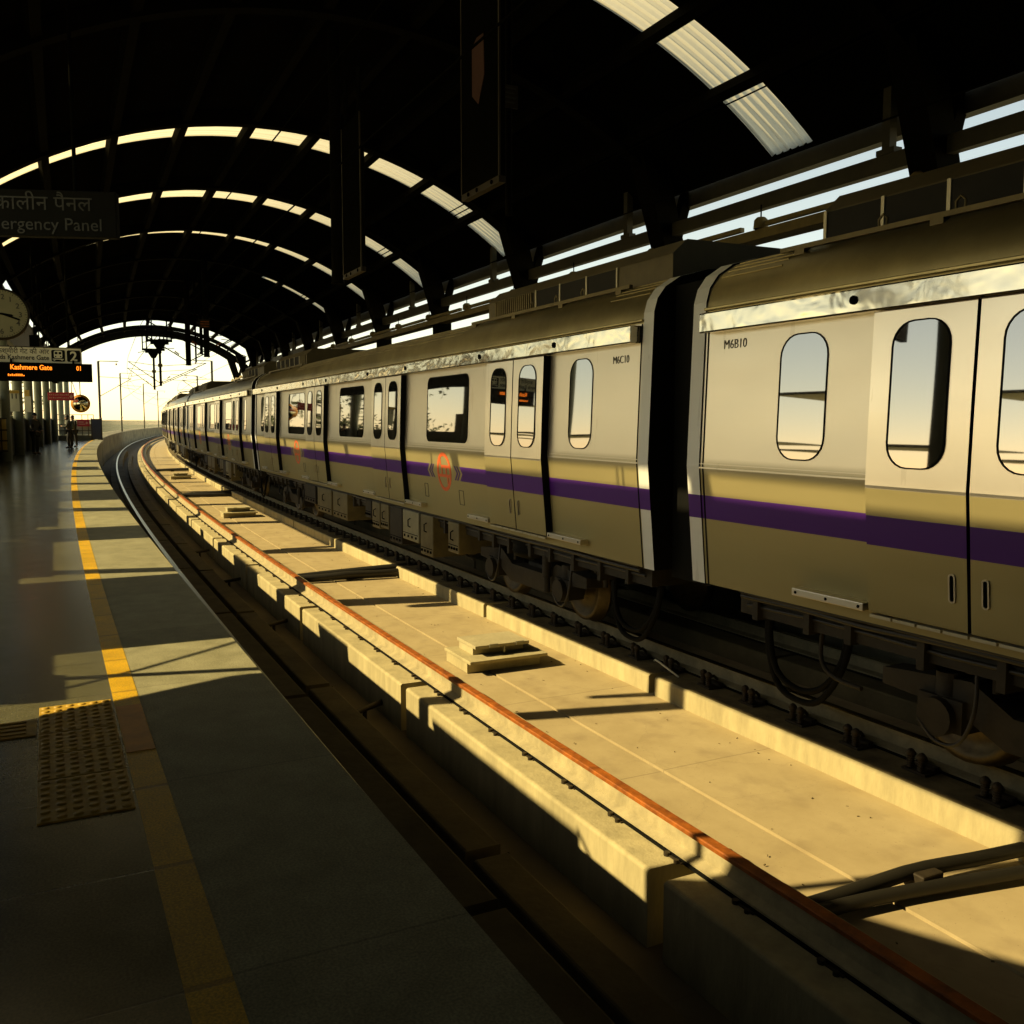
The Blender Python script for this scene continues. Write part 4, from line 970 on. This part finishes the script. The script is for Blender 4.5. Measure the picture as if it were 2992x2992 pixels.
pl = empty('warning_plate', FACE(34.9, 3.62, 4.62)); tag(pl, 'brown warning plate on a drop tube in the far middle of the roof', 'plate')
MB().box(-.17, .17, -.125, -.105, -.15, .15).build('plate', M['board_trim'], pl)
mb = MB()
for k in range(3): mb.box(-.14, .14, -.13, -.125, .06 - .08 * k, .085 - .08 * k)
mb.build('faded_writing', M['rust'], pl)
for off, z, lab in ((1.57, 3.55, 'contact wire over the empty near track'), (1.57, 4.6, 'upper carrier wire over the empty near track'), (5.5, 3.75, 'contact wire over the train'), (5.5, 4.6, 'upper carrier wire over the train')):
    pts = [P(s, off, z - (.12 * math.sin(math.pi * ((s % 18) / 18)) if z > 4.3 else 0)) for s in range(-10, 222, 3)]
    o = MB().tube(pts, .009, 5).build('overhead_wire', M['black']); tag(o, lab, 'overhead wire', 'overhead line wires')

# ================================================================== FAR END OF THE PLATFORM
def at(s, off, z=0): return FACE(s, off, z)
mr = empty('convex_mirror', FACE(42, -.52, 1.93)); tag(mr, 'round convex mirror hanging beyond the platform signs', 'mirror')
MB().lathe([(.001, -.10), (.12, -.09), (.25, -.05), (.345, 0)], RX @ Matrix.Scale(-1, 4, (0, 0, 1)) @ Matrix.Identity(4), 32).build('mirror_face', M['mirror'], mr)
MB().lathe([(.34, -.01), (.365, 0), (.365, .03), (.001, .05)], RX, 32).build('rim', M['orange_tile'], mr)
MB().cyl((0, 0, .34), (0, 0, 3.5), .018).cyl((-.12, 0, .34), (-.5, 0, 1.6), .012).build('hanger', M['black'], mr)
bn = empty('red_banner', FACE(41.5, -1.17, 2.2)); tag(bn, 'dark red hanging board with faded letters above the far platform', 'board')
MB().box(-.50, .44, -.03, .03, -.16, .16).build('board', M['red'], bn, .006)
mb = MB(); rg = random.Random(9)
for row in range(2):
    for k in range(11): mb.box(-.45 + .065 * k, -.45 + .065 * k + rg.uniform(.03, .055), -.034, -.03, .04 - .12 * row, .04 - .12 * row + rg.uniform(.03, .06))
mb.prism([(.33, -.09), (.40, 0), (.33, .09), (.26, 0)], lambda t, p: Vector((p[0], t, p[1])), -.034, -.03)
mb.build('faded_lettering', M['pale_red'], bn)
for x in (-.4, .35): MB().cyl((x, 0, .16), (x, 0, 3.2), .015).build('hanger', M['black'], bn)
nb = empty('notice_board', FACE(33.6, -2.36, 1.83)); tag(nb, 'white notice sheet fixed to a column at the far left', 'notice')
MB().box(-.20, .19, -.02, .02, -.30, .27).build('sheet', M['paper'], nb)
mb = MB()
for k in range(3): mb.box(-.13 + .11 * k, -.10 + .11 * k, -.025, -.02, .10, .26)
mb.build('dark_strip', M['ink'], nb)
MB().box(-.22, .20, -.06, .0, .27, .36).build('yellow_cap', M['ochre'], nb)
pp = empty('hung_panel', FACE(40.6, -2.34, 1.95)); tag(pp, 'pale narrow panel hung on a column behind the dark standing person', 'panel')
MB().box(-.10, .12, -.02, .02, -.38, .22).build('sheet', M['sign_white'], pp); MB().box(-.09, .08, -.03, .01, .22, .46).build('tan_top', M['ochre'], pp)
gp_ = empty('sunlit_gap_panel', FACE(31.0, -2.52, 0)); tag(gp_, 'ochre panel behind bars, standing in for a sunlit gap at the far left', 'gate')
MB().box(-.13, .13, -.01, .02, .40, 1.28).build('panel', M['ochre'], gp_)  # ochre panel stands in for the sunlit wall seen through the railing
mb = MB().box(-.015, .015, -.04, 0, .36, 1.32)
for z in (.36, .66, .97, 1.3): mb.box(-.16, .16, -.04, .0, z - .02, z + .02)
mb.build('bar', M['iron'], gp_)
# barrier across the end of the platform
br = empty('end_barrier', FACE(65.6, -1.45, 0)); tag(br, 'railing and low wall closing the far end of the platform', 'barrier')
MB().box(-1.3, .95, -.06, .06, 0, .32).build('low_wall', M['wall'], br)
mb = MB()
for x in (-1.2, -.75, -.25, .25, .6, .92): mb.cyl((x, 0, .3), (x, 0, 1.62), .022, n=7)
for z in (.62, 1.0, 1.3, 1.62): mb.cyl((-1.25, 0, z), (.94, 0, z), .02, n=7)
mb.build('rail_frame', M['mast'], br)
MB().box(-1.1, .9, .03, .05, .36, .98).build('pale_sheet', M['paper'], br)
rb = empty('red_notice', FACE(65.5, -1.12, 1.09)); tag(rb, 'small bright red notice on the end railing', 'notice')
MB().box(-.36, .36, -.05, -.02, -.21, .21).build('board', M['red'], rb)
mb = MB()
for row in range(2): mb.box(-.28, .02 + .1 * row, -.055, -.05, .04 - .13 * row, .09 - .13 * row)
mb.prism([(.20, -.1), (.28, 0), (.20, .1), (.12, 0)], lambda t, p: Vector((p[0], t, p[1])), -.055, -.05)
mb.build('faded_lettering', M['pale_red'], rb)
bl = empty('blue_gate', FACE(65.4, -.36, 0)); tag(bl, 'dark blue sheeted gate beside the first overhead mast', 'gate')
MB().box(-.26, .27, -.03, .03, .06, 1.33).build('sheet', M['blue'], bl); MB().box(-.32, -.26, -.04, .04, 0, 1.4).box(.27, .33, -.04, .04, 0, 1.4).box(-.26, .27, -.04, .04, 1.3, 1.36).build('frame', M['iron'], bl)
# fence along the viaduct walkway
fn = empty('walkway_fence', frame(100, -1.6, 0)); tag(fn, 'pale mesh fence along the viaduct beyond the platform', 'fence'); inv = fn.matrix_world.inverted()
for i in range(72):
    s = 66.6 + 2 * i; MB().cyl(inv @ P(s, -1.6, 0), inv @ P(s, -1.6, 1.3), .03, n=6).build('fence_post', M['fence'], fn)
for z in (.15, .5, .9, 1.28): MB().tube([inv @ P(66.6 + 2 * i, -1.6, z) for i in range(72)], .018, 5).build('fence_rail', M['fence'], fn)
mb = MB()
for i in range(710): mb.box(-.006, .006, -.006, .006, .1, 1.28, inv @ frame(66.6 + .2 * i, -1.6, 0))
mb.build('fence_bars', M['fence'], fn)
# kerb stones of the walkway
for i in range(49):
    o = MB().sweep([(-.34, -1.7), (-.34, .06), (-.10, .06), (-.06, -1.7)], 66.5 + 3.0 * i, 69.44 + 3.0 * i, 1.0).build('parapet_slab', M['parapet'], None, .03)
    tag(o, 'stained concrete parapet slab edging the viaduct walkway', 'parapet slab', 'parapet slabs beyond the platform')
# overhead masts
def mast(s, off, zb, zt, arm, label):
    m = empty('overhead_mast', frame(s, off, zb)); tag(m, label, 'mast', 'overhead line masts'); H = zt - zb
    mb = MB().box(-.07, .07, -.075, -.055, -2, H).box(-.07, .07, .055, .075, -2, H).box(-.012, .012, -.055, .055, -2, H)
    mb.build('pole', M['mast'], m)
    MB().box(-.02, .02, min(0, arm * 1.3), max(0, arm * 1.3), H - .02, H + .03).build('top_arm', M['mast'], m)
    mb = MB().cyl((0, arm * .05, H * .55), (0, arm * 2.1, H * .78), .024, n=6).cyl((0, arm * .05, H * .80), (0, arm * 2.1, H * .78), .018, n=6).tube([(0, arm * 1.2, H * .70), (0, arm * 1.7, H * .66), (0, arm * 2.3, H * .64)], .015, 6)
    mb.build('cantilever_arm', M['mast'], m)
    MB().lathe([(.03, -.06), (.075, -.03), (.03, 0), (.075, .03), (.03, .06)], Matrix.Translation((0, arm * 1.15, H - .2)), 8).cyl((0, arm * 1.15, H - .2), (0, arm * 1.15, H), .01).build('insulator', M['rust'], m)
    MB().lathe([(.09, -.12), (.12, 0), (.09, .12)], Matrix.Translation((0, 0, H * .25)), 10).build('clamp', M['galv'], m)
mast(71.5, -.30, 0, 5.37, -1, 'nearest overhead mast standing beside the dark blue gate')
mast(110, -.30, 0, 6.36, -1, 'second overhead mast along the left of the bend')
mast(151, -.30, 0, 6.78, -1, 'third overhead mast along the left of the bend')
mast(177.5, -.30, 0, 6.5, -1, 'farthest overhead mast along the left of the bend')
mast(73.9, 7.4, -1, 5.7, 1, 'tall overhead mast rising behind the distant train roof')
mast(110, 7.6, -1, 6.2, 1, 'smaller overhead mast far behind the train roof')

# ================================================================== PEOPLE
def skin_mesh(name, joints, edges, material, parent, root=0, sub=2):
    me = bpy.data.meshes.new(name); me.from_pydata([j[:3] for j in joints], edges, []); me.update()
    o = bpy.data.objects.new(name, me); scene.collection.objects.link(o)
    md = o.modifiers.new('skin', 'SKIN'); md.use_smooth_shade = True
    sk = me.skin_vertices[0].data if me.skin_vertices else None
    if sk is None:
        bm = bmesh.new(); bm.from_mesh(me); bm.verts.layers.skin.verify(); bm.to_mesh(me); bm.free(); sk = me.skin_vertices[0].data
    for i, j in enumerate(joints):
        r = j[3]; sk[i].radius = r if isinstance(r, tuple) else (r, r); sk[i].use_root = (i == root)
    ss = o.modifiers.new('smooth', 'SUBSURF'); ss.levels = sub; ss.render_levels = sub
    bpy.context.view_layer.update()
    m2 = bpy.data.meshes.new_from_object(o.evaluated_get(bpy.context.evaluated_depsgraph_get()))
    bpy.data.objects.remove(o); bpy.data.meshes.remove(me); m2.name = name
    m2.materials.clear(); m2.materials.append(material)
    o = bpy.data.objects.new(name, m2); scene.collection.objects.link(o); o.parent = parent
    return o
def person(mw, label, pose, jacket, trousers, sc):
    """pose: dict of joints in metres for a 1.72 m figure facing -Y"""
    p = empty('person', mw @ Matrix.Scale(sc, 4)); tag(p, label, 'person')
    J = pose; names = list(J)
    idx = {n: i for i, n in enumerate(names)}
    body = [(*J[n][0], J[n][1]) for n in names]
    E_ = [('pelvis', 'waist'), ('waist', 'chest'), ('chest', 'neck'), ('neck', 'jaw'), ('jaw', 'head'), ('head', 'crown')]
    for s in 'lr':
        E_ += [('chest', 'sh' + s), ('sh' + s, 'el' + s), ('el' + s, 'wr' + s), ('wr' + s, 'palm' + s), ('pelvis', 'hip' + s), ('hip' + s, 'kn' + s), ('kn' + s, 'an' + s), ('an' + s, 'toe' + s)]
    edges_ = [(idx[a], idx[b]) for a, b in E_]
    for s in 'lr':                                   # five fingers curled from the palm
        pw = Vector(J['palm' + s][0]); d = (pw - Vector(J['wr' + s][0])).normalized(); side = d.cross(Vector((0, 0, 1))) if abs(d.z) < .9 else Vector((1, 0, 0)); side.normalize()
        for k in range(5):
            o1 = side * (.018 * (k - 2)); l = (.045, .06, .068, .062, .05)[k]
            a = pw + o1 + d * .03; b = a + d * l * .55 + Vector((0, 0, -.006)); c = b + d * l * .35 + Vector((0, 0, -.02))
            n0 = len(body); body += [(*a, .010), (*b, .009), (*c, .008)]; edges_ += [(idx['palm' + s], n0), (n0, n0 + 1), (n0 + 1, n0 + 2)]
    skin_mesh('body', body, edges_, M['skin'], p, idx['pelvis'], 2)
    def shell(name, ns, es, grow, m):
        js = []
        for n in ns:
            r = J[n][1]; js.append((*J[n][0], tuple(q + grow for q in r) if isinstance(r, tuple) else r + grow))
        return skin_mesh(name, js, [(ns.index(a), ns.index(b)) for a, b in es], m, p, 0, 2)
    shell('jacket', ['waist', 'pelvis', 'chest', 'neck', 'shl', 'ell', 'wrl', 'shr', 'elr', 'wrr'], [('waist', 'pelvis'), ('waist', 'chest'), ('chest', 'neck'), ('chest', 'shl'), ('shl', 'ell'), ('ell', 'wrl'), ('chest', 'shr'), ('shr', 'elr'), ('elr', 'wrr')], .022, jacket)
    shell('trousers', ['pelvis', 'hipl', 'knl', 'anl', 'hipr', 'knr', 'anr'], [('pelvis', 'hipl'), ('hipl', 'knl'), ('knl', 'anl'), ('pelvis', 'hipr'), ('hipr', 'knr'), ('knr', 'anr')], .016, trousers)
    for s in 'lr': skin_mesh('shoe', [(*J['an' + s][0], .052), (J['an' + s][0][0], J['an' + s][0][1], .045, .05), (*J['toe' + s][0], (.048, .04))], [(0, 1), (1, 2)], M['black'], p, 0, 2)
    h = Vector(J['head'][0])
    mb = MB(); Mh = Matrix.Translation(h + Vector((0, .012, .022)))
    mb.lathe([(.001, .118), (.05, .108), (.085, .075), (.10, .03), (.098, -.01)], Mh, 16)
    mb.lathe([(.09, .0), (.088, -.05), (.06, -.09), (.001, -.10)], Matrix.Translation(h + Vector((0, .03, .0))) @ Matrix.Scale(.92, 4), 14)
    mb.build('hair', M['hair'], p)
    mb = MB()
    for x in (-.033, .033): mb.lathe([(.001, .011), (.008, .008), (.011, 0)], Matrix.Translation(h + Vector((x, -.088, .0))) @ Matrix.Rotation(math.pi / 2, 4, 'X'), 8)
    mb.build('eye', M['hair'], p)
    MB().add([Vector((0, -.092, .0)) + h, Vector((-.014, -.088, -.04)) + h, Vector((.014, -.088, -.04)) + h, Vector((0, -.118, -.036)) + h], [(0, 1, 3), (0, 3, 2), (1, 2, 3)]).build('nose', M['skin'], p)
    for x in (-.088, .088): MB().lathe([(.001, .006), (.018, .004), (.024, -.006), (.001, -.006)], Matrix.Translation(h + Vector((x, .01, -.01))) @ Matrix.Rotation(math.copysign(math.pi / 2, x), 4, 'Y'), 8).build('ear', M['skin'], p)
    MB().box(-.022, .022, -.094, -.086, -.066, -.058, Matrix.Translation(h)).build('mouth', M['pale_red'], p)
    return p
def stand(lean=0.0, armsl=None, armsr=None, feet=((.10, 0), (-.10, .0)), look=0.0, headfwd=0.02):
    J = {'pelvis': ((0, 0, .93), (.15, .11)), 'waist': ((0, -.01 + lean * .2, 1.08), (.145, .10)), 'chest': ((0, lean * .6, 1.32), (.165, .115)), 'neck': ((0, lean - .01, 1.47), .055),
         'jaw': ((0, lean - headfwd - .02, 1.55), .062), 'head': ((0, lean - headfwd, 1.62), (.082, .095)), 'crown': ((0, lean - headfwd + .015, 1.69), .06)}
    for s, x in (('l', 1), ('r', -1)):
        J['sh' + s] = ((.18 * x, lean * .7, 1.40), .062)
        a = (armsl if s == 'l' else armsr) or ((.24 * x, .02, 1.13), (.25 * x, -.05, .89), (.25 * x, -.07, .80))
        J['el' + s] = (a[0], .045); J['wr' + s] = (a[1], .033); J['palm' + s] = (a[2], (.036, .022))
        fx, fy = feet[0 if s == 'l' else 1]
        J['hip' + s] = ((.095 * x, 0, .88), .095); J['kn' + s] = ((fx, fy - .02, .48), .066); J['an' + s] = ((fx, fy + .02, .08), .045); J['toe' + s] = ((fx * 1.15, fy - .16, .035), (.045, .03))
    return J
PS = 1.0 / K * .985
def pplace(s, off, yaw): return frame(s, off, 0.004) @ Matrix.Rotation(-math.pi / 2 + yaw, 4, 'Z')
person(pplace(38.6, -2.02, R(50)), 'person in dark clothes standing by the columns, a pale shawl on one shoulder',
       stand(.02, ((.25, -.06, 1.14), (.17, -.20, 1.0), (.10, -.25, 1.0)), ((-.25, -.04, 1.14), (-.16, -.21, .98), (-.10, -.25, .96))), M['jacket'], M['jacket'], PS * 1.03)
sh = MB().tube([(.20, .10, 1.22), (.20, .06, 1.40), (.10, .06, 1.49), (.02, .10, 1.50), (.04, .14, 1.36)], [.05, .06, .055, .05, .04], 10).build('shawl', M['bag'])
sh.matrix_world = pplace(38.6, -2.02, R(50)) @ Matrix.Scale(PS * 1.03, 4); tag(sh, 'pale shawl over the shoulder of the dark standing person', 'shawl')
bw = pplace(46.5, -1.10, R(-95))
person(bw, 'person with a backpack and hands raised to a phone near the platform edge',
       stand(-.05, ((.24, -.10, 1.14), (.13, -.33, 1.16), (.06, -.38, 1.18)), ((-.27, -.05, 1.16), (-.14, -.30, 1.12), (-.07, -.36, 1.16)), ((.10, -.05), (-.10, .05)), 0, .06), M['grey_jacket'], M['jeans'], PS)
bp_ = MB().lathe([(.001, -.24), (.12, -.23), (.155, -.12), (.15, .10), (.10, .22), (.001, .25)], Matrix.Translation((0, .15, 1.24)) @ Matrix.Diagonal((1, .62, 1, 1)), 16)
for x in (-.10, .10): bp_.tube([(x, .12, 1.42), (x, .0, 1.47), (x, -.12, 1.40), (x, -.13, 1.22), (x, .08, 1.08)], .016, 6)
o = bp_.build('backpack', M['bag']); o.matrix_world = bw @ Matrix.Scale(PS, 4); tag(o, 'round grey backpack on the person near the platform edge', 'backpack')
person(pplace(48.6, -.98, R(-60)), 'second dark figure close behind the person with the backpack',
       stand(-.02, ((.25, -.08, 1.14), (.15, -.28, 1.08), (.08, -.34, 1.08)), ((-.25, -.08, 1.14), (-.15, -.28, 1.06), (-.08, -.34, 1.06)), ((.10, .06), (-.10, -.08)), 0, .05), M['jacket'], M['jeans'], PS)

# a pigeon on the upper beam
pgn = empty('pigeon', frame(18.3, 8.98, 5.10)); tag(pgn, 'pigeon perched on the upper beam in the strip of sky', 'pigeon')
skin_mesh('body', [(0, .0, .10, (.05, .055)), (.09, 0, .12, .05), (.13, 0, .19, .028), (.145, 0, .24, .026), (.19, 0, .235, .006), (-.10, 0, .08, .03), (-.20, 0, .05, .014)], [(0, 1), (1, 2), (2, 3), (3, 4), (0, 5), (5, 6)], M['jacket'], pgn, 0, 2)
MB().cyl((.02, .02, 0), (.03, .02, .08), .006, n=6).cyl((.02, -.02, 0), (.03, -.02, .08), .006, n=6).build('leg', M['rust'], pgn)

# ================================================================== TREES outside the left wall
def tree(x_s, off, hgt, rad, label, seedv):
    rg = random.Random(seedv); t = empty('tree', frame(x_s, off, -11)); tag(t, label, 'tree', 'trees outside the columns')
    tr = MB().tube([(0, 0, 0), (.1, .05, hgt * .35), (0, .15, hgt * .6), (.1, .1, hgt * .85)], [.28, .22, .15, .05], 10)
    for k in range(7):
        a = k * .9; tr.tube([(0.05, .1, hgt * (.45 + .05 * k)), (math.cos(a) * rad * .45, math.sin(a) * rad * .45, hgt * (.58 + .05 * k)), (math.cos(a) * rad * .8, math.sin(a) * rad * .8, hgt * (.66 + .045 * k))], [.10, .06, .02], 7)
    tr.build('trunk', M['bark'], t)
    mb = MB(); cl = [(Vector((rg.gauss(0, rad * .5), rg.gauss(0, rad * .5), hgt * .76 + rg.gauss(0, hgt * .10))), rg.uniform(.4, .9)) for _ in range(55)]
    for c, r_ in cl:
        for _ in range(55):
            d = Vector((rg.gauss(0, 1), rg.gauss(0, 1), rg.gauss(0, 1))).normalized() * r_ * rg.random() ** .4
            q = c + d; u = Vector((rg.gauss(0, 1), rg.gauss(0, 1), rg.gauss(0, 1))).normalized(); w = u.orthogonal().normalized(); l = rg.uniform(.09, .17)
            mb.add([q - u * l, q + w * l * .5, q + u * l, q - w * l * .5], [(0, 1, 2, 3)])
    mb.build('crown', M['leaf'], t)
tree(56, -7.5, 15.5, 2.6, 'leafy green tree glimpsed between the columns at the far left', 3)
tree(72, -6.5, 15.0, 2.3, 'leafy tree behind the red hanging board past the last column', 4)
tree(46, -8.5, 14.5, 2.6, 'leafy tree partly hidden behind the leftmost columns', 5)

# ================================================================== real-world size
bpy.context.view_layer.update()
for o in list(scene.objects):
    if o.parent is None and o.type in {'MESH', 'EMPTY'}:
        o.matrix_world = Matrix.Scale(K, 4) @ o.matrix_world
